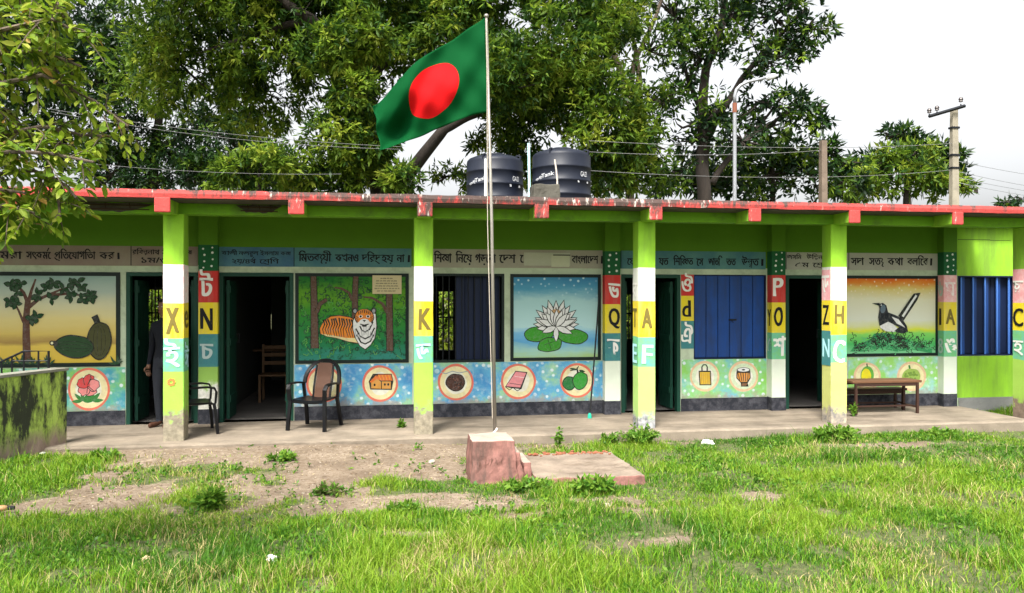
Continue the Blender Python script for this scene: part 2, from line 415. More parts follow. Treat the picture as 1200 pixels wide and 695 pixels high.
# columns -------------------------------------------------------------------
def zc(y, xp): return ZY(xp, y, YCOL)
def column(xp, foot, bands, side=None):
    """bands: list of (y_top_px, y_bottom_px, front material); foot material fills the rest down"""
    x0 = XY(xp, YCOL); x1 = x0+CW; zt = 2.592
    mb = MB(); z = zt; b = .007
    segs = [(zt, zc(bands[0][0], xp), GREEN)]+[(zc(a, xp), zc(c, xp), mt) for a, c, mt in bands]+[(zc(bands[-1][1], xp), -.3, foot)]
    # slightly uneven arrises: eight-sided profile with small chamfers
    for (za, zb, mt) in segs:
        n = max(1, int((za-zb)/.12)); c = .008
        prof = [(x0+c, YCOL), (x1-c, YCOL), (x1, YCOL+c), (x1, YCOL+CW-c), (x1-c, YCOL+CW), (x0+c, YCOL+CW), (x0, YCOL+CW-c), (x0, YCOL+c)]
        vs = []; fs = []
        for i in range(n+1):
            zz = za+(zb-za)*i/n
            for (px_, py_) in prof:
                j = .0035*mnoise.noise(Vector((px_*7, py_*7+3, zz*5)))
                vs.append((px_+j, py_+j, zz+(.011*mnoise.noise(Vector((px_*11, py_*11, zz*4))) if zz < zt-.01 else 0)))
        for i in range(n):
            for k in range(8): fs.append((i*8+k, i*8+(k+1) % 8, (i+1)*8+(k+1) % 8, (i+1)*8+k))
        fs += [tuple(range(8)), tuple(range(n*8, n*8+8))[::-1]]
        mb.raw(vs, fs, mt)
    return part(mb, 'column'), x0, x1
def letters(parent, items, name='lettering'):
    """items: (text, 'F'/'L'/'R' face, x0, x1, fraction box (a,b), z0, h, mat)"""
    mb = MB()
    for s, face, x0, x1, a, b, z0, h, mat in items:
        if face == 'F': write(mb, s, x0+(x1-x0)*a, x0+(x1-x0)*b, z0, h, YCOL-.006, mat)
        elif face == 'R': write_on(mb, s, Vector((x1+.006, YCOL+CW*a, z0)), Vector((0, 1, 0)), Vector((0, 0, 1)), CW*(b-a), h, mat)
        else: write_on(mb, s, Vector((x0-.006, YCOL+CW*(1-a), z0)), Vector((0, -1, 0)), Vector((0, 0, 1)), CW*(b-a), h, mat)
    return mb.build(name, parent)
c, x0, x1 = column(191, LOWCOL, [(310, 355, PINKWHITE), (355, 397, YELLOW), (397, 436, TEALGREEN)])
letters(c, [('X', 'F', x0, x1, .17, .75, zc(390, 191), .27, FADED), ('e', 'R', x0, x1, .1, .8, zc(385, 191), .2, FADED),
            ('ই', 'F', x0, x1, .08, .82, zc(429, 191), .22, BLUEINK), ('ঈ', 'R', x0, x1, .1, .9, zc(432, 191), .3, BLUEINK)])
hp = MB(); hm = plain('orange_handprint', (.55, .22, .06), .8)
for k in range(7):
    a = k*.9; cx, cz_ = x0+.09+.032*math.cos(a), zc(448, 191)+.032*math.sin(a)
    hp.face([(cx+.017*math.cos(t), YCOL-.006, cz_+.017*math.sin(t)) for t in np.linspace(0, 6.283, 9)[:-1]][::-1], hm)
hp.build('handprint', c)
c, x0, x1 = column(485.5, LOWCOL, [(312, 353, WHITE), (353, 394, YELLOW), (394, 425, TEALGREEN)])
letters(c, [('K', 'F', x0, x1, .25, .85, zc(386, 486), .23, FADED), ('ড', 'F', x0, x1, .1, .8, zc(424, 486), .22, BLUEINK)])
c, x0, x1 = column(748, LOWCOLW, [(314, 353, WHITE), (353, 395, YELLOW), (395, 430, TEALGREEN)])
letters(c, [('A', 'F', x0, x1, .22, .78, zc(384, 748), .23, FADED), ('F', 'F', x0, x1, .22, .82, zc(426, 748), .22, BLUEINK),
            ('T', 'L', x0, x1, .1, .8, zc(384, 748), .24, FADED), ('ব', 'L', x0, x1, .1, .8, zc(350, 748), .2, WINK), ('E', 'L', x0, x1, .1, .8, zc(426, 748), .24, BLUEINK)])
c, x0, x1 = column(974, LOWCOLB, [(313, 352, WHITE), (352, 392, YELLOW), (392, 425, TEALGREEN)])
letters(c, [('H', 'F', x0, x1, .22, .78, zc(379, 974), .22, FADED), ('C', 'F', x0, x1, .15, .82, zc(425, 974), .27, WINK)])
sd_ = MB()                        # the left face of this column keeps its stronger colours
for ya, yb_, mt in ((316, 352, PINK), (352, 388, YELLOW), (388, 429, TEAL)):
    sd_.box(x0-.004, x0-.0015, YCOL+.008, YCOL+CW-.008, zc(yb_, 974)+.001, zc(ya, 974), mt)
sd_.build('side_bands', c)
letters(c, [('ড', 'L', x0, x1, .08, .82, zc(345, 974), .25, WINK), ('Z', 'L', x0, x1, .15, .8, zc(381, 974), .26, INK), ('N', 'L', x0, x1, .15, .85, zc(419, 974), .24, BLUEINK)])
c, x0, x1 = column(1201.5, base_stain('brown_column_foot_paint', (.3, .5, .07), (.13, .095, .07), .05, .45), [(315, 355, PINK), (355, 388, YELLOW), (388, 422, TEALGREEN)])
letters(c, [(s_, fa, x0, x1, .1, .85, zc(y_, 1200), h_, mt_) for fa in 'FL' for s_, y_, h_, mt_ in (('ছ', 346, .2, WINK), ('C', 383, .25, INK), ('হ', 417, .2, WINK))])
xo = XY(203, YCOL)
c, _, _ = column(-119, LOWCOL, [(312, 355, WHITE), (355, 397, YELLOW), (397, 436, TEALGREEN)])   # one more bay past the left edge
# pilasters on the wall -----------------------------------------------------
DOTW = plain('white_dot_paint', (.72, .76, .70), .7)
def pilaster(xa, xb, d, bands, items, foot):
    x0, x1 = XY(xa, YWALL-d), XY(xb, YWALL-d); y0 = YWALL-d
    zp = lambda y: ZY((xa+xb)/2, y, y0)
    mb = MB()
    mb.box(x0, x1, y0, YWALL, zp(bands[0][0]), ZS, GREEN_UP_SHADED)
    for a, b, mt in bands: mb.box(x0, x1, y0, YWALL, zp(b), zp(a), mt)
    zb = zp(bands[-1][1]); zf = .19
    mb.box(x0, x1, y0, YWALL, zf, zb, foot); mb.box(x0-.006, x1+.006, y0-.006, YWALL, -.02, zf, PLINTHM)
    o = part(mb, 'pilaster'); mb = MB(); r = random.Random(int(xa))
    za, zb2 = zp(bands[0][0]), zp(bands[0][1])
    for i in range(2):
        for k in range(4):
            cx = x0+(x1-x0)*(.28+.44*i)+r.uniform(-.01, .01); cz_ = zb2+(za-zb2)*(.14+.24*k+.06*i)+r.uniform(-.008, .008); rr = .015*r.uniform(.75, 1.2)
            mb.face([(cx+rr*math.cos(t), y0-.003, cz_+rr*math.sin(t)) for t in np.linspace(0, 6.283, 11)[:-1]][::-1], DOTW)
    for it in items:
        s, fa, a, b, yb_, h, mt = it
        if fa == 'F': write(mb, s, x0+(x1-x0)*a, x0+(x1-x0)*b, zp(yb_), h, y0-.004, mt)
        elif fa == 'L': write_on(mb, s, Vector((x0-.004, YWALL-d*a, zp(yb_))), Vector((0, -1, 0)), Vector((0, 0, 1)), d*(b-a), h, mt)
    mb.build('lettering', o); return o
GW = plain('grey_lettering', (.42, .52, .50), .7)
pilaster(232.5, 255, .10, [(287, 317.5, DOTGREEN), (317.5, 354.5, RED), (354.5, 391.5, YELLOW), (391.5, 430, TEAL)],
         [('ট', 'F', .1, .72, 349, .27, WINK), ('N', 'F', .15, .72, 386, .26, INK), ('চ', 'F', .12, .74, 422, .22, GW)], LOWPILG)
pilaster(709, 727, .13, [(294.5, 322.5, DOTGREEN), (322.5, 356.5, RED), (356.5, 390.5, YELLOW), (390.5, 423, TEAL)],
         [('ভ', 'F', .22, .95, 350, .22, WINK), ('Q', 'F', .25, .95, 381, .22, INK), ('ফ', 'F', .15, .9, 416, .23, WINK)], LOWPIL)
pilaster(904.5, 920.5, .14, [(294.5, 322.5, DOTGREEN), (322.5, 354.5, RED), (354.5, 390, YELLOW), (390, 421, TEALGREEN)],
         [('P', 'F', .1, .8, 347, .25, WINK), ('O', 'F', .18, .78, 381, .24, INK), ('শ', 'F', .12, .95, 416, .25, WINK), ('Y', 'L', .15, .85, 382, .24, INK), ('৫', 'L', .15, .85, 414, .22, GW)], LOWPIL)
pilaster(1106, 1121, .14, [(295.5, 322.5, DOTGREEN), (322.5, 354, PINK), (354, 387.5, YELLOW), (387.5, 418, TEALGREEN)],
         [('ঘ', 'F', .1, .9, 346, .2, PINKWHITE), ('A', 'F', .2, .85, 380, .22, FADED), ('ঙ', 'F', .1, .95, 416, .26, WINK), ('৬', 'L', .15, .85, 347, .22, GW), ('I', 'L', .35, .6, 381, .25, INK), ('৪', 'L', .2, .85, 414, .22, GW)], LOWPIL)
m = MB(); xa, xb = X(798), X(813)
for a, b, mt in ((1.965, 1.66, RED), (1.66, 1.30, YELLOW), (1.30, .90, TEAL)):
    m.box(xa, xb, YWALL-.004, YWALL-.0005, b, a, mt)
o = part(m, 'painted_jamb'); m = MB()
write(m, 'ঔ', xa+.01, xb-.02, 1.71, .2, YWALL-.007, WINK); write(m, 'd', xa+.03, xb-.05, 1.36, .22, YWALL-.007, INK); write(m, 'ঐ', xa+.01, xb-.02, .98, .22, YWALL-.007, WINK)
m.build('lettering', o)
# painted plinth along the wall foot, sills, sign bands -----------------------
for xa, xb in ((XL, D[0][0]), (D[1][1], D[2][0]), (D[2][1], D[3][0]), (D[3][1], X(1106))):
    m = MB(); m.box(xa+.01, xb-.01, YWALL-.012, YWALL+.01, -.02, .183, PLINTHM); part(m, 'wall_foot')
m = MB(); m.box(X(1123), XR, YWALL-.012, YWALL+.01, -.3, .105, concrete('grey_plinth', (.2, .2, .19)))
part(m, 'wall_foot')
m = MB(); lw = MB()
m.box(X(1121.5), XR, YWALL-.003, YWALL-.0005, 1.967, 2.70, GREEN); m.box(X(1121.5), XR, YWALL-.003, YWALL-.0005, .108, ZSILL-.004, GREEN)
part(m, 'end_wall_paint')
m = MB(); m.box(X(1122), X(1160), YWALL-.006, YWALL-.0032, 2.515, 2.522, BLACK); m.box(X(1160), X(1184), YWALL-.006, YWALL-.0032, 2.509, 2.514, BLACK); part(m, 'wall_crack')
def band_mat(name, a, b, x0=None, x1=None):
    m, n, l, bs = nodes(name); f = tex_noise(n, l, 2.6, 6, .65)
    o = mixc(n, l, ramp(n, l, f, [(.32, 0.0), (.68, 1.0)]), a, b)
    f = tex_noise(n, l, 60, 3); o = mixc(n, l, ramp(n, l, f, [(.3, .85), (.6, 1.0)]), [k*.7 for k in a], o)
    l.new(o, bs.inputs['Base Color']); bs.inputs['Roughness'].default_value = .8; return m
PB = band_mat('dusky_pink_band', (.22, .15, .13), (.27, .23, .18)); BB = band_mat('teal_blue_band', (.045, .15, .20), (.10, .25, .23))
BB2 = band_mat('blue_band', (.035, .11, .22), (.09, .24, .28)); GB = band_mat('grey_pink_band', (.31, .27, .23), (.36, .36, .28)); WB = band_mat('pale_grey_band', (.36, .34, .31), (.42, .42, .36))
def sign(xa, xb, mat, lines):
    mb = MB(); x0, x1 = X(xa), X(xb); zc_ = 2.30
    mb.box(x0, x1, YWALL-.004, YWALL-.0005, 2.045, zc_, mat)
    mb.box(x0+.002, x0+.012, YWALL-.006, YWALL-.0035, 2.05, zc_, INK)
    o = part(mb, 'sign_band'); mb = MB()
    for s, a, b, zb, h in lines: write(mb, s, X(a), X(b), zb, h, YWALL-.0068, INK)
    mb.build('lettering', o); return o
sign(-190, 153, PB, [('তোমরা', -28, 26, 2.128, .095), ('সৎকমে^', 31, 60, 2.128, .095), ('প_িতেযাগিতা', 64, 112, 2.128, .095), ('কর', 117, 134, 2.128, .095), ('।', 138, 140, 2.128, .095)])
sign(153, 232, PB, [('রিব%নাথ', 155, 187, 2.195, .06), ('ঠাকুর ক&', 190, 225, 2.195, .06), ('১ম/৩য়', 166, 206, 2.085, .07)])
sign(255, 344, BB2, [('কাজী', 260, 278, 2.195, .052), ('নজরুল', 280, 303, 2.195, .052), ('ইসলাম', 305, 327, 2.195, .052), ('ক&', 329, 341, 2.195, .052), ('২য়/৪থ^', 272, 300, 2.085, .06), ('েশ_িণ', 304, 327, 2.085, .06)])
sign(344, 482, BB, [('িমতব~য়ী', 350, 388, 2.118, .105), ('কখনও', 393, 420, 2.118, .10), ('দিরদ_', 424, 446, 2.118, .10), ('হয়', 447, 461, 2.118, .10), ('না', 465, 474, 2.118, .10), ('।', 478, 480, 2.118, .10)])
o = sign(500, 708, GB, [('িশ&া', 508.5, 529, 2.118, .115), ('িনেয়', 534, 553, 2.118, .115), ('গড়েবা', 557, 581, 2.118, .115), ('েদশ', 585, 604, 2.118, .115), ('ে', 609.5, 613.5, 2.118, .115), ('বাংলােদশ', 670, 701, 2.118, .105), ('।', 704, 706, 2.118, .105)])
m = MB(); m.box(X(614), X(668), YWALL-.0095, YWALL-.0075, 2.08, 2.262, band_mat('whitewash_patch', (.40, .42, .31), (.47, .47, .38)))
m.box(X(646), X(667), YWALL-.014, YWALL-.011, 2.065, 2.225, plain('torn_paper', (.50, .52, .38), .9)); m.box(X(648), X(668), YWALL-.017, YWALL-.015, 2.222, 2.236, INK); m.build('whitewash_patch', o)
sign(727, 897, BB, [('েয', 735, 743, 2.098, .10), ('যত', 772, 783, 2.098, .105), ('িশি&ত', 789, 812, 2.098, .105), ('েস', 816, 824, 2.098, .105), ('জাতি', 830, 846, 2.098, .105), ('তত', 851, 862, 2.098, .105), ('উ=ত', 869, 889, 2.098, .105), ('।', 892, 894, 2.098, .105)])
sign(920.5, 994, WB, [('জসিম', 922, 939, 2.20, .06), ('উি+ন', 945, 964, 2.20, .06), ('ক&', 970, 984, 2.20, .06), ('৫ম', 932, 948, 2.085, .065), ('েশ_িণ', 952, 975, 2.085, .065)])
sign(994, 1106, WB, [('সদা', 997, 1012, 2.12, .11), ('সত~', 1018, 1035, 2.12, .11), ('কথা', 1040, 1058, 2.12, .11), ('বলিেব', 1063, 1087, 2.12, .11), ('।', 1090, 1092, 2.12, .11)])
# doors ---------------------------------------------------------------------
def planks(mb, x0, x1, y0, y1, z0, z1, mat, n, axis='y'):
    for i in range(n):
        if axis == 'y':
            a = y0+(y1-y0)*i/n; mb.bbox(x0, x1, a+.002, a+(y1-y0)/n-.002, z0, z1, mat, .004)
        else:
            a = x0+(x1-x0)*i/n; mb.bbox(a+.002, a+(x1-x0)/n-.002, y0, y1, z0, z1, mat, .004)
for i, (a, b) in enumerate(D):
    m = MB(); y0, y1 = YWALL-.012, YWALL+.09
    m.box(a, a+.05, y0, y1, .002, ZO-.004, DOORG); m.box(b-.05, b, y0, y1, .002, ZO-.004, DOORG); m.box(a+.05, b-.05, y0, y1, ZO-.05, ZO-.004, DOORG)
    f = part(m, 'door_frame')
    for sgn in ((1, -1) if i != 3 else (-1,)):
        m = MB(); xx = a+.05+.04 if sgn > 0 else b-.05-.04; yl = YWALL+.10
        planks(m, xx-.02, xx+.02, yl, yl+.5, .03, ZO-.10, DOORG, 4)
        for zz in (.25, 1.0, 1.7): m.box(xx-.03*1.1, xx+.033, yl+.02, yl+.48, zz, zz+.09, DOORG)
        lf = m.build('door_leaf', f)
        m = MB(); m.tube([(xx+sgn*.034, yl+.42, 1.02), (xx+sgn*.07, yl+.42, 1.02), (xx+sgn*.07, yl+.42, 1.14), (xx+sgn*.034, yl+.42, 1.14)], .007, IRON, 6); m.build('handle', lf)
# collapsible gate bars behind the first door
m = MB()
for k in range(9):
    xx = D[0][0]+.14+.1*k; m.box(xx, xx+.014, YWALL+.75, YWALL+.765, .02, 1.9, IRON)
for zz in (.25, 1.0, 1.75): m.box(D[0][0]+.09, D[0][1]-.09, YWALL+.766, YWALL+.78, zz, zz+.03, IRON)
part(m, 'grille_gate')
# windows -------------------------------------------------------------------
def shutter(mb, x0, x1, y, z0, z1, mat, n):
    wd = (x1-x0)/n
    for i in range(n): mb.bbox(x0+wd*i+.004, x0+wd*(i+1)-.004, y, y+.025, z0+.004, z1-.004, mat, .006)
    mb.box(x0, x1, y+.02, y+.03, z0, z1, BLUED)
a, b = WN[0]
m = MB(); fr = .035
for q in ((a, a+fr, ZSILL, ZO), (b-fr, b, ZSILL, ZO), (a+fr, b-fr, ZSILL, ZSILL+fr), (a+fr, b-fr, ZO-fr, ZO)): m.box(q[0], q[1], YWALL-.004, YWALL+.08, q[2]+.001, q[3]-.001, BORDER)
f = part(m, 'window')
m = MB()
for k in range(12):
    xx = a+.06+(b-a-.12)*k/11; m.tube([(xx, YWALL+.05, ZSILL+.03), (xx, YWALL+.05, ZO-.03)], .0075, IRON, 6)
m.build('window_bars', f)
m = MB(); shutter(m, a+.42, b-.04, YWALL+.12, ZSILL+.02, ZO-.02, BLUED, 5); m.build('shutter', f)
a, b = WN[1]
m = MB()
for q in ((a, a+.012, ZSILL, ZO), (b-.02, b, ZSILL, ZO), (a+.012, b-.02, ZSILL, ZSILL+.02), (a+.012, b-.02, ZO-.012, ZO)): m.box(q[0], q[1], YWALL-.006, YWALL+.08, q[2]+.001, q[3]-.001, BLUED)
f = part(m, 'window')
m = MB(); shutter(m, a+.012, b-.02, YWALL+.01, ZSILL+.02, ZO-.012, BLUEP, 6); m.build('shutter', f)
m = MB()
for k in range(7):
    xx = a+.012+(b-.032-a)*k/6
    for zz in (ZSILL+.12, 1.25, 1.36, ZO-.12): m.lathe([(.001, -.004), (.006, -.002), (.006, .002), (.001, .004)], (xx, YWALL+.006, zz), BLUED, 6)
m.bbox((a+b)/2-.02, (a+b)/2+.10, YWALL-.002, YWALL+.008, 1.30, 1.325, IRON, .003); m.tube([((a+b)/2+.02, YWALL-.01, 1.31), ((a+b)/2+.02, YWALL-.02, 1.29), ((a+b)/2+.045, YWALL-.02, 1.27)], .006, IRON, 6)
m.build('bolt_and_rivets', f)
a, b = WN[2]
m = MB()
for q in ((a, a+.02, ZSILL, ZO), (b-.02, b, ZSILL, ZO), (a+.02, b-.02, ZSILL, ZSILL+.02), (a+.02, b-.02, ZO-.02, ZO)): m.box(q[0], q[1], YWALL-.006, YWALL+.08, q[2]+.001, q[3]-.001, BLUED)
f = part(m, 'window')
m = MB()
for k in range(5):
    xx = a+.07+(b-a-.12)*k/4.2; m.box(xx, xx+.024, YWALL+.02, YWALL+.035, ZSILL+.02, ZO-.02, BLUEIRON); m.bbox(xx+.05, xx+.10, YWALL+.06, YWALL+.075, ZSILL+.02, ZO-.02, BLUEP, .004)
m.build('window_bars', f)
m = MB(); shutter(m, a+.02, b-.02, YWALL+.10, ZSILL+.02, ZO-.02, BLUED, 3)
m.build('shutter', f)
# veranda floor
PE = 8.52
m = MB()
xs = np.arange(XL, PE+.001, .2); vs = []; fs = []
for i, x in enumerate(list(xs)+[PE]):
    j = mnoise.noise(Vector((x*1.7, 1, 0)))*.03+mnoise.noise(Vector((x*6, 5, 0)))*.012
    z = 0
    for (yy, zz) in ((YWALL+.22, 0), (YPORCH+.03+j, 0), (YPORCH+j, -.02), (YPORCH+j-.01, -.4), (YWALL+.22, -.4)): vs.append((x, yy, zz))
    if i:
        o = i*5
        for k in range(5): fs.append((o-5+k, o-5+(k+1) % 5, o+(k+1) % 5, o+k))
fs += [(0, 1, 2, 3, 4), tuple(range(len(vs)-1, len(vs)-6, -1))]
m.raw(vs, fs, PORCHM)
part(m, 'veranda_floor')

# ---------------------------------------------------------------- murals and dado panels
YM = YWALL
def flat(name, c, var=.30, scale=13):
    return paint('mural_'+name, c, max(var, .26), scale, .7, dirt=[.55*k+.10 for k in c], dirtamt=.35, bumps=.3)
class Art:
    """flat painting on the wall: layers of paint stacked a fraction of a millimetre apart, drawn in reference pixels"""
    def __init__(s, y=YM-.006): s.mb = MB(); s.y = y
    def lay(s): s.y -= .00006
    def pt(s, p): return (XY(p[0], YM), s.y, ZY(p[0], p[1], YM))
    def poly(s, pts, mat):
        s.lay(); q = [s.pt(p) for p in pts]
        a = sum(q[i][0]*q[(i+1) % len(q)][2]-q[(i+1) % len(q)][0]*q[i][2] for i in range(len(q)))
        s.mb.face(q if a > 0 else q[::-1], mat)
    def ell(s, cx, cy, rx, ry, mat, rot=0, n=28, wob=0, seed=0):
        pts = []
        for k in range(n):
            t = 6.28318*k/n; r = 1+wob*mnoise.noise(Vector((math.cos(t)*1.5+seed, math.sin(t)*1.5, seed*3.3)))
            x, y = rx*r*math.cos(t), ry*r*math.sin(t); pts.append((cx+x*math.cos(rot)-y*math.sin(rot), cy+x*math.sin(rot)+y*math.cos(rot)))
        s.poly(pts, mat)
    def line(s, pts, w, mat):
        s.lay(); vs, fs = strokeq(pts, w)
        s.mb.raw([s.pt(p) for p in vs], [f[::-1] if True else f for f in fs], mat)
    def taper(s, pts, w0, w1, mat):
        n = len(pts); vs = []
        L = []; Rr = []
        for i, p in enumerate(pts):
            a = Vector(pts[max(i-1, 0)]); b = Vector(pts[min(i+1, n-1)]); t = (b-a).normalized(); w_ = (w0+(w1-w0)*i/(n-1))/2
            L.append((p[0]-t.y*w_, p[1]+t.x*w_)); Rr.append((p[0]+t.y*w_, p[1]-t.x*w_))
        s.poly(L+Rr[::-1], mat)
    def leaf(s, x, y, a, L, w_, mat, edge=None):
        c, d = math.cos(a), math.sin(a)
        prof = [(0, 0), (.25, .8), (.5, 1), (.78, .6), (1, 0), (.78, -.6), (.5, -1), (.25, -.8)]
        if edge: s.poly([(x+(-.04+1.1*u)*L*c-1.35*v*w_*d, y+(-.04+1.1*u)*L*d+1.35*v*w_*c) for u, v in prof], edge)
        s.poly([(x+u*L*c-v*w_*d, y+u*L*d+v*w_*c) for u, v in prof], mat)
def wallrect(mb, xa, xb, za, zb, y0, y1, mat): mb.box(xa, xb, y0, y1, za, zb, mat)
def gradmat(name, z0, z1, stops, nz=.25, scale=5, blot=None, dots=None, stretch=(1, 1, 2)):
    """a painted picture ground: colours blended up the wall with brushy unevenness"""
    m, n, l, b = nodes('mural_ground_'+name)
    z = zfac(n, l, z0, z1); f = tex_noise(n, l, scale, 6, .65, stretch=stretch)
    s = math_(n, l, 'ADD', z, math_(n, l, 'MULTIPLY', math_(n, l, 'SUBTRACT', f, .5), nz))
    o = ramp(n, l, s, stops)
    if blot:
        g = tex_noise(n, l, blot[1], 7, .7); o = mixc(n, l, ramp(n, l, g, [(blot[2], 0.0), (blot[2]+.12, blot[3])]), o, blot[0])
    if dots: o = dotlayer(n, l, o, *dots)
    l.new(o, b.inputs['Base Color']); b.inputs['Roughness'].default_value = .75; b.inputs['Specular IOR Level'].default_value = .2; return m
def dotlayer(n, l, base, scale, rad, colr=(.62, .72, .74), zmin=None, zmax=None):
    g = n.new('ShaderNodeNewGeometry'); mp = n.new('ShaderNodeMapping'); mp.inputs['Rotation'].default_value = (0, R(38), 0); l.new(g.outputs['Position'], mp.inputs[0])
    sep = n.new('ShaderNodeSeparateXYZ'); l.new(mp.outputs[0], sep.inputs[0])
    cmb = n.new('ShaderNodeCombineXYZ'); l.new(sep.outputs[0], cmb.inputs[0]); l.new(sep.outputs[2], cmb.inputs[1])
    v = n.new('ShaderNodeTexVoronoi'); v.voronoi_dimensions = '2D'; v.inputs['Scale'].default_value = scale; v.inputs['Randomness'].default_value = .6
    l.new(cmb.outputs[0], v.inputs['Vector'])
    wb = tex_noise(n, l, 7, 5, .7); dd = math_(n, l, 'ADD', v.outputs['Distance'], math_(n, l, 'MULTIPLY', math_(n, l, 'SUBTRACT', wb, .5), .34))   # hand dabbed: uneven sizes
    d = math_(n, l, 'MULTIPLY', ramp(n, l, dd, [(rad*.6, 1.0), (rad, 0.0)]), ramp(n, l, tex_noise(n, l, 3.2, 3, .5), [(.36, .25), (.52, 1.0)]))
    if zmin is not None: d = math_(n, l, 'MULTIPLY', d, zfac(n, l, zmin, zmax))
    return mixc(n, l, d, base, colr)
def framed(xa, xb, ground, ya=None, z0=ZSILL+.01, z1=1.962, t=.05):
    x0, x1 = X(xa), X(xb); m = MB()
    m.box(x0+t, x1-t, YM-.005, YM-.0005, z0+t, z1-t, ground); o = part(m, 'mural')
    m = MB(); y0 = YM-.012
    for q in ((x0, x1, z0, z0+t), (x0, x1, z1-t, z1), (x0, x0+t, z0+t, z1-t), (x1-t, x1, z0+t, z1-t)): m.box(q[0], q[1], y0, YM-.0006, q[2], q[3], BORDER)
    m.build('mural_frame', o); return o
OUT = flat('outline', (.012, .014, .010)); LEAFD = flat('leaf_dark', (.015, .06, .02)); LEAFG = flat('leaf_green', (.03, .20, .035)); BARK = flat('bark', (.10, .045, .03))
CREAM = flat('cream', (.80, .72, .42)); WHT = flat('white', (.80, .81, .80)); ORNG = flat('orange', (.72, .22, .02)); DKBR = flat('dark_brown', (.07, .03, .02))
# 1 jackfruit tree
o = framed(-70, 141, gradmat('dawn', .80, 1.92, [(0, (.56, .40, .05)), (.2, (.62, .46, .09)), (.24, (.34, .22, .07)), (.33, (.58, .44, .12)), (.5, (.66, .56, .24)), (.66, (.60, .58, .38)), (.82, (.40, .48, .42)), (1, (.26, .38, .36))], .16, 2.2, stretch=(.5, 1, 2.2)))
a = Art()
a.taper([(32, 424), (31, 395), (31, 372), (33, 352)], 10, 7, BARK)
for pts, w0, w1 in (([(33, 356), (37, 341), (42, 327)], 5, 2), ([(34, 358), (28, 343), (21, 335), (14, 331)], 5, 1.5), ([(34, 360), (45, 351), (56, 346), (70, 340), (88, 334)], 5, 1.5), ([(58, 346), (80, 344), (95, 346), (108, 349)], 4, 1.2), ([(28, 378), (22, 364), (15, 350)], 3.5, 1.5)): a.taper(pts, w0, w1, BARK)
r = random.Random(4)
for cx, cy in ((25, 331), (14, 334), (20, 342), (55, 336), (63, 333), (60, 350), (84, 332), (91, 330), (96, 336), (84, 347), (97, 350), (105, 346), (12, 352), (19, 356), (44, 345), (37, 373), (43, 372), (75, 339), (108, 348)):
    n = r.randint(3, 5); b0 = r.uniform(0, 6)
    for k in range(n): a.leaf(cx, cy, b0+k*6.28/n*r.uniform(.8, 1.1), r.uniform(7, 10), r.uniform(1.9, 2.7), LEAFD, OUT)
JK = plain('jackfruit_green', (.022, .058, .022), .7, 0, .3); JK2 = plain('jackfruit_warm', (.06, .062, .022), .7, 0, .3)
a.ell(117, 399, 15, 22, OUT, .06, wob=.08); a.ell(117, 399, 13.6, 20.5, JK2, .06, wob=.08); a.taper([(115, 379), (113, 374), (111, 370)], 7, 8, OUT)
a.ell(88, 406, 24, 13.5, OUT, .08, wob=.08); a.ell(88, 406, 22.5, 12, JK, .08, wob=.08); a.taper([(68, 403), (63, 402)], 6, 6, OUT); a.ell(61.5, 402, 3, 3, OUT); a.ell(61.5, 402, 1.6, 1.6, CREAM)
for q in (-.55, -.2, .2, .55):     # ribs along the fruit
    a.line([(117+13*q*math.cos(t)*1.0, 399-18.5*math.sin(t)) for t in np.linspace(-1.35, 1.35, 9)], .5, OUT); a.line([(88-20.5*math.sin(t), 406+10.8*q*math.cos(t)-1.5*math.sin(t)) for t in np.linspace(-1.35, 1.35, 9)], .5, OUT)
for cx in (-30, 8, 26, 40, 57, 136):
    for k in range(7): a.leaf(cx+r.uniform(-3, 3), 427, -2.9+k*.43, r.uniform(6, 13), 1.2, LEAFD)
a.mb.build('painted_picture', o)
# 2 tiger in the wood
o = framed(346, 479, gradmat('wood', .80, 1.92, [(0, (.03, .20, .16)), (.2, (.015, .17, .06)), (.5, (.03, .22, .03)), (.72, (.11, .30, .02)), (1, (.015, .14, .025))], .5, 4, ((.01, .05, .02), 16, .52, .9)), t=.045)
a = Art(); r = random.Random(9)
def squiggles(a, n, x0, x1, y0, y1, mat, sz=6, w_=.9, seed=1):
    r = random.Random(seed)
    for _ in range(n):
        x, y = r.uniform(x0, x1), r.uniform(y0, y1); pts = [(x, y)]; an = r.uniform(-.4, .4)
        for k in range(6): an += r.choice((-1.1, 1.1)); x += sz*.33*math.cos(an); y += sz*.33*math.sin(an); pts.append((x, y))
        a.line(pts, w_, mat)
squiggles(a, 130, 353, 470, 326, 418, flat('thicket_dark', (.008, .05, .02)), 7, .9, 3); squiggles(a, 60, 353, 470, 350, 418, flat('thicket_light', (.08, .33, .05)), 5, .9, 5)
BK2 = flat('jungle_bark', (.10, .055, .035), .3, 20)
a.taper([(369, 408), (368.5, 370), (367.5, 324)], 10, 7.5, OUT); a.taper([(369, 408), (368.5, 370), (367.5, 324)], 8, 6, BK2); a.taper([(371, 366), (375, 356), (383, 351)], 6, 5, OUT); a.taper([(371, 366), (375, 356), (383, 351)], 4.5, 3.8, BK2)
a.taper([(416, 375), (416, 350), (417, 324)], 8, 7, OUT); a.taper([(416, 375), (416, 350), (417, 324)], 6.5, 5.5, BK2); a.taper([(413, 352), (409, 343), (400, 338), (392, 337)], 4, 1.5, BK2)
a.taper([(457, 411), (456.5, 380), (456, 330)], 8.5, 8, OUT); a.taper([(457, 411), (456.5, 380), (456, 330)], 7, 6.5, BK2); a.taper([(454, 366), (448, 356), (436, 349), (426, 348)], 4.5, 1.5, BK2)
body = [(375, 385), (380, 376), (388, 371), (398, 370), (410, 372), (418, 376), (424, 400), (420, 402), (408, 400), (395, 396), (383, 394), (376, 391)]
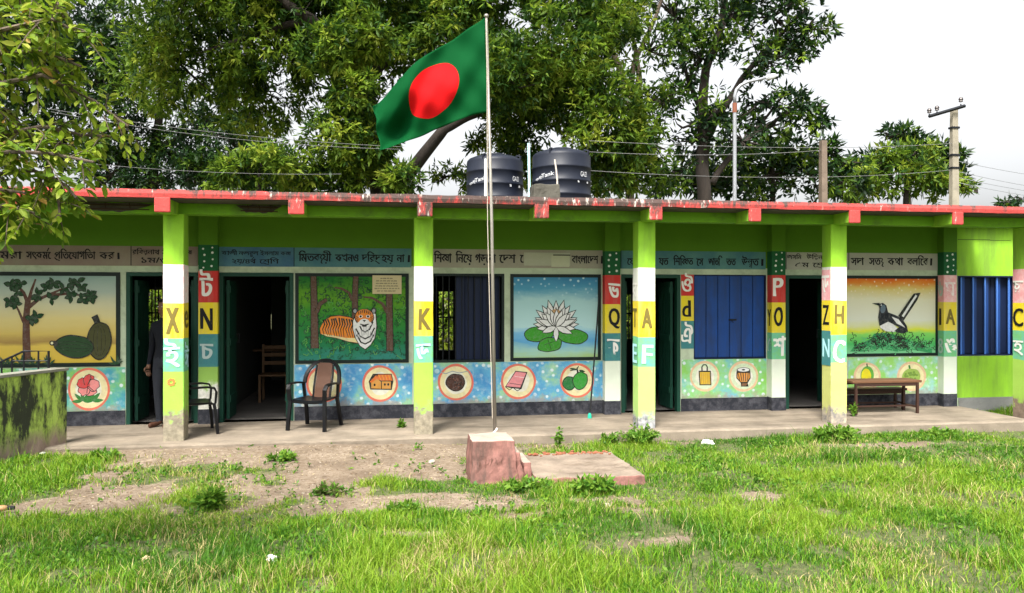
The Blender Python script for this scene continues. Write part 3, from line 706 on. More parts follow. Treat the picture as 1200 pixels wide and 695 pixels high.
a.poly([(p[0]+(p[0]-398)*.03, p[1]+(p[1]-386)*.07) for p in body], OUT); a.poly(body, ORNG)
a.poly([(376, 391), (390, 393), (405, 396), (420, 396), (422, 402), (408, 400), (395, 396), (383, 394)], flat('pale_belly', (.75, .62, .30)))
for k in range(14):
    x = 379+k*3.0; a.taper([(x+r.uniform(-1, 1), 372.5+abs(k-6)*.35), (x+1.6, 380), (x-.8, 386), (x+r.uniform(0, 2.5), 393+k*.25)], 2.0, .6, OUT)
ruff = [(414, 376), (419, 366), (430, 363), (440, 368), (441, 382), (439, 396), (434, 404), (428, 409), (422, 405), (417, 396), (414, 386)]
a.poly([(p[0]+(p[0]-428)*.07, p[1]+(p[1]-386)*.04) for p in ruff], OUT); a.poly(ruff, WHT)
GREYF = flat('grey_fur', (.32, .33, .35))
for pts in ([(417, 385), (422, 394), (428, 397), (434, 394), (439, 384)], [(418, 392), (423, 401), (428, 403), (434, 400), (438, 392)], [(420, 378), (424, 387), (428, 389), (433, 386), (437, 377)]): a.line(pts, 1.7, OUT)
for k in range(10): a.line([(416+k*2.6, 386+4*math.sin(k)), (417.5+k*2.3, 395+3*math.sin(k))], .8, GREYF)
a.ell(427, 372, 11.5, 10, OUT); a.ell(427, 371.5, 10.5, 9.2, ORNG)
for sx in (-1, 1): a.ell(427+sx*11, 364, 3.2, 3.6, OUT); a.ell(427+sx*11, 364.5, 1.9, 2.2, GREYF)
a.ell(427, 377.5, 6, 4, WHT); a.ell(422, 379.5, 3.6, 2.6, WHT); a.ell(432, 379.5, 3.6, 2.6, WHT); a.poly([(424.8, 375), (429.2, 375), (427, 377.4)], OUT); a.line([(422, 379.8), (427, 381), (432, 379.8)], 1.4, OUT); a.ell(427, 381.8, 3, 1.2, OUT)
for sx in (-1, 1):
    a.ell(427+sx*4.3, 370.8, 2.3, 1.7, WHT); a.ell(427+sx*4.3, 370.8, 1.3, 1.3, OUT)
    for k in range(3): a.line([(427+sx*(2+k*2.2), 363.5+k*.8), (427+sx*(2.8+k*2.2), 367+k*.8)], .9, OUT); a.line([(427+sx*9.8, 371+k*2.4), (427+sx*7.2, 372+k*2.1)], .9, OUT)
a.line([(427, 363), (427, 367)], 1.1, OUT)
a.mb.build('painted_picture', o)
# 3 water lily
o = framed(598, 704, gradmat('water', .80, 1.92, [(0, (.34, .50, .22)), (.08, (.30, .52, .46)), (.2, (.10, .33, .58)), (.3, (.20, .46, .66)), (.38, (.42, .64, .66)), (.7, (.36, .58, .60)), (.86, (.08, .30, .46)), (1, (.05, .22, .40))], .22, 4, dots=(9, .16, (.5, .68, .74), 1.55, 1.9), stretch=(.6, 1, 2)), t=.045)
a = Art()
PAD = flat('lily_pad', (.04, .28, .02), .25, 20)
for cx, cy, rx, ry, ro in ((632, 391, 17, 8.5, -.12), (671, 394, 17.5, 8, .12), (644, 404, 13.5, 8, -.15)): a.ell(cx, cy, rx+1, ry+1, OUT, ro, wob=.15, seed=cx); a.ell(cx, cy, rx, ry, PAD, ro, wob=.15, seed=cx)
a.line([(638, 404), (650, 400)], .6, OUT); a.line([(642, 398), (646, 410)], .6, OUT)
cx, cy = 651.5, 383
def petal(a, ang, L, wd): a.leaf(cx, cy, ang, L, wd, WHT, OUT)
for k in range(11): petal(a, -math.pi+.12+k*(math.pi-.24)/10, 26+6*math.sin(k*math.pi/10)-((k % 2)*2), 3.6)
for k in range(9): petal(a, -math.pi-.1+k*(math.pi+.2)/8, 25 if k % 2 else 22, 3.5)
a.ell(651, 366, 5.5, 3.5, flat('lily_heart', (.62, .36, .16))); a.line([(647, 367), (648, 362), (651, 366), (654, 362), (656, 367)], .7, OUT)
for ang, L in ((-2.75, 22), (-.35, 23), (2.75, 17), (.4, 20)): petal(a, ang, L, 3.2)
petal(a, 1.57, 17, 2.8)
for k in range(5): petal(a, -2.2+.33*k, 20, 3.1)
a.mb.build('painted_picture', o)
# 4 magpie robin
o = framed(985, 1099, gradmat('meadow', .80, 1.92, [(0, (.20, .55, .28)), (.12, (.07, .45, .12)), (.26, (.22, .60, .12)), (.31, (.62, .66, .05)), (.36, (.62, .64, .30)), (.45, (.66, .68, .58)), (.72, (.70, .68, .50)), (.86, (.68, .54, .18)), (.95, (.70, .22, .03)), (1, (.70, .12, .02))], .14, 3, dots=(10, .15, (.80, .70, .52), 1.5, 1.8)), t=.045)
a = Art()
hill = [(996, 412), (1002, 404), (1012, 401), (1020, 397), (1024, 391), (1036, 390), (1048, 392), (1058, 395), (1068, 400), (1080, 404), (1092, 409), (1092, 414), (1070, 410), (1050, 412), (1030, 408), (1012, 412)]
a.poly(hill, flat('bush', (.03, .30, .10), .3, 20)); squiggles(a, 95, 998, 1090, 394, 411, OUT, 5, .8, 8); squiggles(a, 40, 1020, 1060, 391, 402, OUT, 5, .8, 18); squiggles(a, 30, 1000, 1088, 400, 412, flat('bush_light', (.12, .5, .2)), 5, .9, 9)
BLU = flat('bird_black', (.012, .016, .022)); SLT = flat('bird_slate', (.10, .15, .20))
a.poly([(1052, 370), (1070, 344), (1078, 343), (1074, 352), (1058, 376)], OUT); a.line([(1057, 371), (1073, 346)], 2.6, WHT); a.line([(1054.5, 370), (1071.5, 345.5)], 1.2, OUT)
a.poly([(1030, 379), (1040, 374), (1050, 384), (1056, 388), (1046, 389), (1037, 388), (1031, 384)], WHT)
a.poly([(1047, 388), (1053, 383), (1063, 389), (1056, 391)], BLU)
a.poly([(1029, 356), (1034, 355), (1038, 358), (1040, 366), (1048, 369), (1056, 373), (1062, 382), (1063.5, 389), (1052, 383), (1040, 377), (1030, 382), (1028.5, 372), (1030, 362)], BLU)
a.poly([(1021, 355.5), (1030, 355), (1030, 358.5)], BLU); a.ell(1034, 362, 3, 5, SLT, .2); a.poly([(1044, 371), (1052, 374), (1060, 384), (1050, 379)], WHT); a.ell(1032, 357.5, .7, .7, WHT)
a.line([(1038, 388), (1037, 392)], .8, OUT); a.line([(1044, 388), (1046, 392)], .8, OUT)
a.mb.build('painted_picture', o)
# dado panels
def dado_mat(name, c1, c2, c3, z=3.2, dot=7.5, rad=.19):
    m, n, l, b = nodes('dado_'+name); f = tex_noise(n, l, z, 6, .62)
    o = ramp(n, l, f, [(.36, c1), (.5, c2), (.62, c3)])
    f2 = tex_noise(n, l, 12, 6, .65); o = mixc(n, l, ramp(n, l, f2, [(.5, 0.0), (.75, .4)]), o, (.6, .72, .66))
    o = dotlayer(n, l, o, dot, rad)
    mud = math_(n, l, 'ADD', zfac(n, l, .18, .62), math_(n, l, 'MULTIPLY', math_(n, l, 'SUBTRACT', tex_noise(n, l, 8, 8, .75), .5), 1.3))
    o = mixc(n, l, ramp(n, l, mud, [(.02, .75), (.22, 0.0)]), o, (.30, .26, .20)); sc_ = tex_noise(n, l, 5, 9, .78, stretch=(1, 1, 2.5))
    o = mixc(n, l, ramp(n, l, sc_, [(.60, 0.0), (.70, .6)]), o, (.52, .58, .52)); l.new(o, b.inputs['Base Color']); b.inputs['Roughness'].default_value = .7; return m
DBL = dado_mat('blue', (.05, .24, .50), (.10, .36, .56), (.26, .52, .30)); DGR = dado_mat('green', (.12, .42, .60), (.24, .55, .24), (.22, .52, .10)); DTE = dado_mat('teal', (.05, .30, .40), (.12, .42, .26), (.22, .50, .10)); DGL = dado_mat('pale_green', (.30, .58, .55), (.28, .60, .14), (.26, .56, .10))
RING = flat('ring', (.70, .16, .10)); RINGP = flat('ring_faded', (.78, .50, .30)); DISC = flat('disc', (.80, .68, .38), .08, 6); DISCW = flat('disc_white', (.80, .77, .62), .08, 6); PALEG = flat('pale_green', (.60, .72, .48))
def dado(xa, xb, mat, z0=.186, z1=.742):
    m = MB(); m.box(X(xa), X(xb), YM-.005, YM-.0005, z0, z1, mat); return part(m, 'dado_panel')
def flush(a, o, centres):
    """each painted roundel becomes a part of its panel"""
    xs = [XY(c, YM) for c in centres]; out = [MB() for _ in xs]
    for f, k in zip(a.mb.f, a.mb.m):
        pts = [a.mb.v[i] for i in f]; cx = sum(p[0] for p in pts)/len(pts); j = min(range(len(xs)), key=lambda q: abs(xs[q]-cx)); out[j].face(pts, a.mb.mats[k])
    for m in out: m.build('painted_medallion', o)
def medallion(a, cx, cy, r_, ring=RING, rim=2.6, disc=DISC, inner=None):
    a.ell(cx, cy, r_, r_*1.02, ring, wob=.03, seed=cx*.1, n=40); a.ell(cx, cy, r_-rim, (r_-rim)*1.02, disc, n=40)
    a.ell(cx, cy, r_*.62, r_*.62, inner or DISCW, wob=.15, seed=cx*.3)
o = dado(-190, 147, DTE); a = Art()
medallion(a, 104.5, 456, 24.5); PNK = flat('petal_pink', (.78, .25, .24)); PNR = flat('petal_red', (.62, .06, .06))
for k in range(5): a.leaf(97, 470, -3.2+k*.8, 13, 2.2, LEAFG); a.leaf(108, 470, -2.9+k*.7, 14, 2.4, LEAFG)
for k in range(5): t = 1.1+k*1.2566; a.ell(103.5+7*math.cos(t), 452+6.5*math.sin(t), 7.6, 6.8, OUT, t, wob=.35, seed=k); a.ell(103.5+7*math.cos(t), 452+6.5*math.sin(t), 6.8, 6.0, PNR if 3.4 < t < 5.6 else PNK, t, wob=.35, seed=k)
a.ell(103, 451, 3, 3, PNR); a.line([(103, 451), (107, 443), (106, 440)], 1, OUT); a.line([(103, 452), (102, 461)], .8, OUT); a.line([(103, 452), (110, 458)], .8, OUT)
flush(a, o, [104.5])
o = dado(345, 483, DBL); a = Art()
medallion(a, 380, 450, 21); medallion(a, 445.5, 449.5, 21)
HUT = flat('hut_wall', (.62, .30, .06)); ROOFR = flat('hut_roof', (.72, .17, .03))
a.poly([(432, 447), (437, 438), (459, 438), (461, 447), (459, 457), (434, 456.5)], OUT); a.poly([(435, 448), (442, 443.5), (447, 448), (447, 455.5), (435, 455)], HUT); a.poly([(447, 447), (458, 447), (458, 455.5), (447, 455.5)], HUT)
a.poly([(441, 444), (443, 439), (458, 439), (460, 446), (447, 446)], ROOFR); a.poly([(433, 447.5), (441, 439.5), (442, 443.5), (436, 448.5)], ROOFR)
for k in range(4): a.line([(444+k*3.8, 439.5), (446.5+k*3.6, 445.5)], .6, flat('roof_line', (.8, .4, .05)))
for x, y in ((439, 451), (451, 450.5), (455, 450.5)): a.ell(x, y, 1.2, 1.5, OUT)
a.line([(447, 447), (447, 456)], 1, OUT)
# the half hidden picture behind the chair
a.poly([(372, 440), (388, 440), (388, 460), (372, 460)], flat('faded_fill', (.72, .50, .26)))
flush(a, o, [380, 445.5])
o = dado(499, 708, DBL); a = Art()
for x, y, r_ in ((534, 448, 21), (607.5, 447, 20.5), (676, 446, 20)): medallion(a, x, y, r_)
a.ell(534, 448, 11.8, 10.2, OUT, wob=.1); a.ell(534, 448, 10.8, 9.2, DKBR, wob=.1); r = random.Random(2)
for k in range(26): a.ell(534+r.uniform(-9, 9)*.8, 448+r.uniform(-8, 8)*.75, .9, .9, flat('brown_spot', (.16, .07, .05)) if k % 2 else OUT, n=8)
a.line([(516, 436), (522, 438), (530, 435), (538, 437), (548, 435), (551, 440)], 1.1, flat('grey_twig', (.3, .36, .36))); a.ell(512, 435, 5, 4.5, flat('blue_scroll', (.12, .35, .5)), n=16); a.ell(512, 435, 3, 2.6, flat('scroll_mid', (.4, .6, .65)), n=16)
a.poly([(592, 453), (604, 434.5), (618, 436), (611, 456), (597, 454.5)], OUT); a.poly([(593, 452.5), (604.5, 435.5), (616.5, 437), (609.5, 454), (598, 453)], flat('book_pink', (.76, .26, .28)))
a.line([(597, 449), (611, 451)], .6, OUT); a.line([(603, 441), (614, 442.5)], .6, PINKWHITE); a.line([(592, 453), (597, 457), (601, 454), (606, 458), (611, 455)], 1, OUT)
GV = flat('fruit_green', (.03, .30, .03), .2, 20); GV2 = flat('fruit_dark', (.02, .17, .04), .25, 25)
a.ell(667, 449, 8.2, 8.2, OUT, wob=.1); a.ell(667, 449, 7.2, 7.2, GV2, wob=.1); a.ell(680, 446, 9.2, 10.5, OUT, .3, wob=.12); a.ell(680, 446, 8.2, 9.5, GV, .3, wob=.12)
a.taper([(677, 437), (676, 432), (678, 429)], 2.2, 1, OUT); a.line([(668, 434), (676, 433)], 1.2, OUT); a.leaf(676, 433, 3.3, 9, 1.2, LEAFD); a.leaf(678, 434, .2, 8, 1.4, LEAFD)
flush(a, o, [534, 607.5, 676])
o = dado(799, 898, DGR); a = Art()
for x, y, r_ in ((825.5, 441, 17.5), (871, 441, 17.5)): medallion(a, x, y, r_, RINGP, 2.6, PALEG, DISCW)
a.poly([(818.5, 434.5), (833, 434.5), (833.5, 451.5), (819.5, 451.5)], OUT); a.poly([(819.8, 436), (831.8, 436), (832.2, 450.3), (820.8, 450.3)], flat('bag_gold', (.66, .42, .04)))
for k in range(5): a.line([(821.5+k*2.3, 437), (821.9+k*2.2, 449.5)], .5, flat('bag_line', (.42, .24, .02)))
a.line([(822.5, 435), (822.3, 430), (824, 427.5), (827, 427.5), (828.6, 430), (828.4, 435)], 1.5, OUT)
a.poly([(863, 434), (879, 434), (879.5, 443), (876, 449), (877, 453), (868, 453), (868, 449), (862.5, 443)], OUT); a.poly([(864, 437), (878, 437), (878.4, 442.5), (875, 447.5), (868, 447.5), (863.8, 442.5)], flat('drum_orange', (.70, .30, .06)))
a.ell(871, 433.5, 8, 3, OUT); a.ell(871, 433.3, 7, 2.2, WHT); a.ell(871, 433.3, 2, .9, OUT)
for k in range(5): a.line([(864.5+k*3, 437), (867+k*2.2, 447)], .9, OUT)
a.poly([(870, 449), (876, 449), (874, 452), (868, 452)], flat('drum_foot', (.2, .1, .05)))
flush(a, o, [825.5, 871])
o = dado(994, 1100, DGL); a = Art()
for x, y, r_ in ((1016, 441, 16), (1068, 441, 17)): medallion(a, x, y, r_, RINGP, 2.6, DISC, DISC)
a.ell(1016, 440, 7.8, 11, flat('mango_green', (.12, .38, .05)), .05); a.ell(1014.8, 441, 5.8, 9, flat('mango_yellow', (.85, .66, .01))); a.line([(1016, 430), (1015.5, 426)], 1.4, LEAFD)
a.ell(1068, 441, 11, 9, flat('custard_apple', (.30, .45, .08), .3, 40), wob=.12); a.line([(1066, 432), (1065, 428)], 2.2, LEAFG)
for k in range(22): t = r.uniform(0, 6.28); q = r.uniform(.2, .9); a.ell(1068+9*q*math.cos(t), 441+7.5*q*math.sin(t), 1.5, 1.3, flat('custard_scale', (.16, .28, .04)), n=8)
flush(a, o, [1016, 1068])
# paper notice pasted over the tiger mural
m = MB(); m.box(X(436.5), X(470.5), YM-.026, YM-.023, 1.685, 1.935, plain('aged_paper', (.58, .50, .30), .9, 0, .06))
notice = tag(m.build('paper_notice'), 'tan paper notice with handwritten lines pasted on the tiger mural', 'notice'); m = MB()
r = random.Random(3)
rows = ['আজকের বাণী', 'সকলের তরে সকলে আমরা', 'প_েতেক আমরা', 'পেরর তরে', 'িশ&াই আেলা']
for k in range(6):
    z = 1.888-.034*k; ww = r.uniform(.7, .95) if k else .5; xa, xb = X(436.5), X(470.5); c_ = (xa+xb)/2; h_ = (xb-xa)/2*ww*.9
    x = c_-h_
    while x < c_+h_-.01:
        L = min(r.uniform(.018, .05), c_+h_-x); m.box(x, x+L, YM-.0275, YM-.0262, z+.008, z+.012, INK)
        for q in range(int(L/.011)+1):
            xx = x+.011*q; m.box(xx, xx+.004, YM-.0275, YM-.0262, z-.005+r.uniform(0, .004), z+.0078, INK)
        x += L+.012
m.build('lettering', notice)

# ---------------------------------------------------------------- ground
def vnoise(x, y, s, seed=0):
    x = np.asarray(x, float)*s+seed*17.3; y = np.asarray(y, float)*s+seed*9.7
    xi, yi = np.floor(x), np.floor(y); fx, fy = x-xi, y-yi; fx = fx*fx*(3-2*fx); fy = fy*fy*(3-2*fy)
    def h(a, b):
        q = np.sin(a*127.1+b*311.7+seed*74.7)*43758.5453; return q-np.floor(q)
    return (h(xi, yi)*(1-fx)+h(xi+1, yi)*fx)*(1-fy)+(h(xi, yi+1)*(1-fx)+h(xi+1, yi+1)*fx)*fy
def fbm(x, y, s, seed=0, o=4):
    t = 0; a = .5; n = 0
    for i in range(o): t = t+a*vnoise(x, y, s*2**i, seed+i*3); n += a; a *= .5
    return t/n
# worn places: (pixel where it lies, radius along x and y in metres, strength)
BARE = [((130, 550), .8, .36, .7), ((285, 548), 1.3, .38, .95), ((180, 562), 1.2, .28, .8), ((400, 545), 1.4, .5, 1.1), ((500, 552), .7, .35, .9), ((330, 575), .9, .3, .8), ((140, 580), .7, .22, .7), ((260, 592), .8, .22, .7), ((440, 590), .9, .22, .75), ((560, 590), .6, .15, .5), ((640, 590), .7, .15, .4), ((840, 560), 1.0, .3, .35), ((1000, 545), .9, .3, .35),
        ((110, 533), 1.5, .55, 1.1), ((230, 530), 1.6, .6, 1.2), ((380, 530), 1.5, .6, 1.2), ((480, 533), 1.2, .6, 1.0), ((540, 540), .8, .6, .6), ((420, 555), 1.3, .5, .9), ((300, 565), 1.1, .4, .7),
        ((75, 592), .55, .30, 1.0), ((150, 575), .7, .30, .75), ((230, 572), .6, .22, .6), ((300, 590), .45, .20, .7), ((385, 572), .55, .30, 1.2), ((470, 580), .6, .22, 1.0), ((520, 592), .4, .15, .7), ((600, 602), .4, .14, .55), ((690, 603), .5, .15, .4),
        ((490, 622), .35, .14, .8), ((560, 575), .4, .3, .5), ((680, 588), .6, .2, .5), ((880, 582), .6, .2, .5), ((940, 578), .5, .15, .45), ((1030, 522), .8, .16, .6), ((820, 518), .8, .10, .35), ((640, 524), .6, .2, .6),
        ((760, 640), .6, .2, .35), ((930, 600), .8, .25, .35), ((52, 540), .3, .2, .5)]
TUFT = [((8, 570), .65, .5, 1.1), ((30, 552), .5, .3, .8), ((225, 553), .45, .22, .9), ((250, 590), .25, .15, .6), ((450, 560), .25, .2, .5), ((190, 562), .3, .15, .5), ((520, 570), .5, .25, .5)]
BW = [(G(*p), a, b, s) for p, a, b, s in BARE]; TW = [(G(*p), a, b, s) for p, a, b, s in TUFT]
def bare(x, y):
    x = np.asarray(x, float); y = np.asarray(y, float); t = np.zeros_like(x)
    xx = x+(vnoise(x, y, 1.3, 5)-.5)*.6; yy = y+(vnoise(x, y, 1.5, 8)-.5)*.35
    for c, a, b, s in BW: t = np.maximum(t, s*np.exp(-(((xx-c.x)/a)**2+((yy-c.y)/b)**2)))
    for c, a, b, s in TW: t = t-s*np.exp(-(((xx-c.x)/a)**2+((yy-c.y)/b)**2))
    t = t+(fbm(x, y, 1.6, 2)-.5)*.9+(fbm(x, y, 6, 4)-.5)*.6
    t = np.where(y > 9.35, t-.4*(x > 8.4), t)+.04
    return np.clip((t-.22)/.5, 0, 1)
def gz(x, y):
    x = np.asarray(x, float); y = np.asarray(y, float)
    near = np.exp(-((y-9.3)/1.2)**2)
    left = 1/(1+np.exp((x-.4)*1.8))
    z = -.125+near*left*.085+(fbm(x, y, .7, 11)-.5)*.05*np.exp(-np.maximum(0, np.abs(y-6)-8)/6.)
    c = BW[11][0]; z = z+.05*np.exp(-(((x-c.x)/.45)**2+((y-c.y)/.3)**2))
    return z+(fbm(x, y, 5, 21, 3)-.5)*.018
def grid_axis(lo, hi, step): return list(np.arange(lo, hi+step/2, step))
gx = np.array([-700, -250, -90, -40, -20, -13]+grid_axis(-10, 14, .09)+[17, 24, 45, 100, 260, 700]); gy = np.array([-700, -250, -90, -30, -10, -3, 0]+grid_axis(1.5, 10.9, .09)+[13, 16.5, 20, 28, 45, 100, 260, 700])
GX, GY = np.meshgrid(gx, gy); GZ = gz(GX, GY); B = bare(GX, GY)
GZ = np.where((GX < XR) & (GX > XL) & (GY > 10.9) & (GY < 17), -.36, GZ)
B = np.where((GX < -11) | (GX > 15) | (GY < 0) | (GY > 12), .25, B)
nx, ny = len(gx), len(gy); V = np.stack([GX, GY, GZ], -1).reshape(-1, 3)
idx = np.arange(nx*ny).reshape(ny, nx); F = np.stack([idx[:-1, :-1], idx[:-1, 1:], idx[1:, 1:], idx[1:, :-1]], -1).reshape(-1, 4)
me = bpy.data.meshes.new('ground'); me.from_pydata(V.tolist(), [], F.tolist()); me.polygons.foreach_set('use_smooth', [True]*len(F))
at = me.attributes.new('soil', 'FLOAT', 'POINT'); at.data.foreach_set('value', B.reshape(-1).astype(np.float32))
m, n, l, b = nodes('yard_soil')
A = n.new('ShaderNodeAttribute'); A.attribute_name = 'soil'
f = tex_noise(n, l, 3, 9, .7); f2 = tex_noise(n, l, 22, 8, .75); f3 = tex_noise(n, l, 120, 4, .7)
soil = ramp(n, l, f, [(.3, (.13, .095, .065)), (.5, (.25, .195, .14)), (.68, (.37, .30, .22))])
soil = mixc(n, l, ramp(n, l, f2, [(.40, .75), (.58, 0.0)]), soil, (.13, .085, .05))
soil = mixc(n, l, ramp(n, l, f3, [(.36, .6), (.5, 0.0)]), soil, (.10, .07, .04))
und = ramp(n, l, f2, [(.35, (.045, .055, .018)), (.55, (.09, .11, .03)), (.7, (.20, .18, .07))])
k = math_(n, l, 'ADD', A.outputs['Fac'], math_(n, l, 'MULTIPLY', math_(n, l, 'SUBTRACT', f2, .5), .7))
l.new(mixc(n, l, ramp(n, l, k, [(.18, 0.0), (.5, 1.0)]), und, soil), b.inputs['Base Color']); b.inputs['Roughness'].default_value = .95
bump(n, l, b, f2, .9, .03)
me.materials.append(m); o = bpy.data.objects.new('ground', me); col.objects.link(o); tag(o, kind='structure')
# grass -----------------------------------------------------------------------
GR = [leafmat('grass_fresh', (.07, .19, .008), (.17, .36, .022), .42, .45), leafmat('grass_yellow_green', (.15, .27, .014), (.28, .41, .04), .42, .5), leafmat('grass_straw', (.32, .27, .10), (.50, .43, .20), .3, .6), leafmat('grass_deep', (.035, .12, .010), (.08, .20, .016), .38, .4)]
def grass(N, x0, x1, y0, y1, hmin, hmax, wmin, wmax, seed, keep=1.0):
    r = np.random.default_rng(seed)
    x = r.uniform(x0, x1, N); y = r.uniform(y0, y1, N)
    d = 1-bare(x, y); cl = fbm(x, y, 3.2, 31, 3); d = d**1.4*(.13+1.2*np.clip((cl-.36)/.26, 0, 1))
    ok = r.uniform(0, 1, N) < d*keep
    onporch = (y > 9.30) & (x < 8.5); ok &= ~onporch
    p = PLIN; ok &= ~((x > p[0]) & (x < p[1]) & (y > p[2]) & (y < p[3])); p = SLABR; ok &= ~((x > p[0]) & (x < p[1]) & (y > p[2]) & (y < p[3]))
    x, y = x[ok], y[ok]; n_ = len(x); z = gz(x, y)-.006
    tall = fbm(x, y, 1.1, 41, 3); lush = np.clip((tall-.32)/.35, 0, 1)
    h = r.uniform(hmin, hmax, n_)*(.5+.9*lush)*(1-.55*bare(x, y)); wd = r.uniform(wmin, wmax, n_)
    a = r.uniform(0, 2*np.pi, n_); lean = r.uniform(.1, .95, n_)*h*1.1
    b_ = a+r.normal(0, .6, n_); dx, dy = np.cos(b_), np.sin(b_); sx, sy = -np.sin(a), np.cos(a)
    P_ = np.zeros((n_, 6, 3))
    for k, (t, wk) in enumerate(((0, 1), (.55, .8), (1, .12))):
        cx = x+dx*lean*t**1.8; cy = y+dy*lean*t**1.8; cz = z+h*(t-.22*t*t*(lean/h))
        for q, sg in ((0, -1), (1, 1)):
            P_[:, 2*k+q, 0] = cx+sx*wd*wk*.5*sg; P_[:, 2*k+q, 1] = cy+sy*wd*wk*.5*sg; P_[:, 2*k+q, 2] = cz
    tone = fbm(x, y, .9, 51, 3)+r.normal(0, .13, n_); dry = bare(x, y)*.35+.04+.26*np.clip((fbm(x, y, 1.0, 61, 4)-.56)/.14, 0, 1)
    mi = np.where(tone > .56, 1, np.where(tone < .40, 3, 0)); mi = np.where(r.uniform(0, 1, n_) < dry, 2, mi)
    return P_, mi
# flag base and slab footprints (no grass grows through them)
PLIN = (.80, 1.36, 7.47, 8.02); SLABR = (1.30, 2.43, 7.24, 8.42)
parts_ = [grass(230000, -4.2, 4.8, 3.6, 6.6, .025, .095, .0035, .0085, 1), grass(260000, -6.5, 9.5, 6.4, 9.5, .022, .085, .0045, .010, 2), grass(9000, -4.5, 7.5, 4.0, 9.2, .09, .17, .004, .009, 9), grass(26000, 8.3, 12.5, 9.2, 10.86, .06, .18, .006, .012, 3),
          grass(60000, -9, -4.1, 2, 8, .05, .12, .006, .011, 4, .8), grass(70000, 4.7, 12, 2, 8, .05, .12, .006, .011, 5, .8), grass(40000, -4.2, 4.8, .5, 3.7, .05, .12, .006, .011, 6, .8), grass(30000, 9, 14, 7, 10, .06, .14, .007, .012, 7, .8)]
go = npmesh('grass', np.concatenate([p for p, _ in parts_]), 6, [(0, 1, 3, 2), (2, 3, 5, 4)], GR, np.concatenate([q for _, q in parts_])); tag(go, kind='stuff')
# ---------------------------------------------------------------- leaves and trees
def fan(centers, axes, nleaf, L, Wd, rg, droop=.35, spread=1.0):
    N = len(centers); c = np.repeat(centers, nleaf, 0); ax = np.repeat(axes, nleaf, 0); M = len(c)
    d = ax*.6+rg.normal(0, spread*.6, (M, 3)); d[:, 2] -= droop; d /= np.linalg.norm(d, axis=1)[:, None]+1e-9
    up = rg.normal(0, .55, (M, 3)); up[:, 2] += 1; s = np.cross(d, up); s /= np.linalg.norm(s, axis=1)[:, None]+1e-9
    nrm = np.cross(s, d); Lk = (L*rg.uniform(.5, 1.45, M))[:, None]; Wk = (Wd*rg.uniform(.7, 1.2, M))[:, None]
    base = c+d*Lk*.12
    return np.stack([base, base+d*Lk*.45+s*Wk*.5-nrm*Wk*.12, base+d*Lk-nrm*Lk*.08, base+d*Lk*.45-s*Wk*.5-nrm*Wk*.12], 1)
def crown(name, parent, blobs, mats, weights, L, Wd, seed, dens=.085, cut=.38, freq=.9, nleaf=7, squash=.8):
    """blobs: (px, py, distance, radius px) measured clumps of foliage"""
    rg = np.random.default_rng(seed); Q = []; Ax = []; Mi = []
    for (px_, py_, cz, r_) in blobs:
        c = np.array(W(px_, py_, cz)); rad = r_*cz/FPX; n_ = int(dens*r_*r_)
        d = rg.normal(0, 1, (n_, 3)); d /= np.linalg.norm(d, axis=1)[:, None]; u = rg.uniform(0, 1, n_)**.42
        off = d*u[:, None]*rad; off[:, 2] *= squash; p = c+off
        nz = np.array([mnoise.noise(Vector(q)*freq)+.5*mnoise.noise(Vector(q)*freq*2.3) for q in p])
        lim = (cut-.5)*1.1-.15*(1-u)
        ok = nz > lim; p, d, nz = p[ok], d[ok], nz[ok]
        d = d*.7; d[:, 2] += .35; Q.append(p); Ax.append(d)
        tone = nz+rg.normal(0, .28, len(p)); cuts = np.quantile(tone, np.cumsum(weights)[:-1]) if len(tone) else []
        Mi.append(np.repeat(np.digitize(tone, cuts), nleaf))
    tw_ = MB()
    for (px_, py_, cz, r_), q in zip(blobs, Q):       # twigs inside every clump
        c = W(px_, py_, cz)
        for i in range(min(len(q), 14 if r_ > 30 else 7)):
            e = Vector(q[int(rg.integers(0, len(q)))]); mid = c.lerp(e, .5)+Vector(rg.normal(0, .12, 3))*r_*cz/FPX*.6
            tw_.tube([c, mid, e], [.035*L/.2, .02*L/.2, .007], BARKD, 4, cap=False)
    tw_.build('twigs', parent)
    Vv = fan(np.concatenate(Q), np.concatenate(Ax), nleaf, L, Wd, rg)
    return npmesh(name, Vv, 4, [(0, 1, 2, 3)], mats, np.concatenate(Mi), parent)
def barkmat(name, c):
    m, n, l, b = nodes(name); f = tex_noise(n, l, 5, 8, .7, stretch=(1, 1, .3))
    l.new(ramp(n, l, f, [(.3, [k*.5 for k in c]), (.7, [k*1.5 for k in c])]), b.inputs['Base Color']); b.inputs['Roughness'].default_value = .95
    bump(n, l, b, f, .8, .05); return m
BARKD = barkmat('dark_bark', (.022, .016, .012)); BARKL = barkmat('grey_brown_bark', (.10, .075, .055))
LD = leafmat('leaf_deep_green', (.014, .042, .007), (.035, .085, .012), .3); LM = leafmat('leaf_mid_green', (.055, .115, .010), (.12, .19, .02), .45, .55); LL = leafmat('leaf_light_green', (.11, .20, .014), (.22, .31, .03), .48, .55); LY = leafmat('leaf_yellow_green', (.19, .26, .02), (.32, .37, .05), .48, .55)
LB = leafmat('leaf_blackish_green', (.008, .022, .010), (.018, .045, .016), .2)  # darkest leaf green, for the dark leaved trees
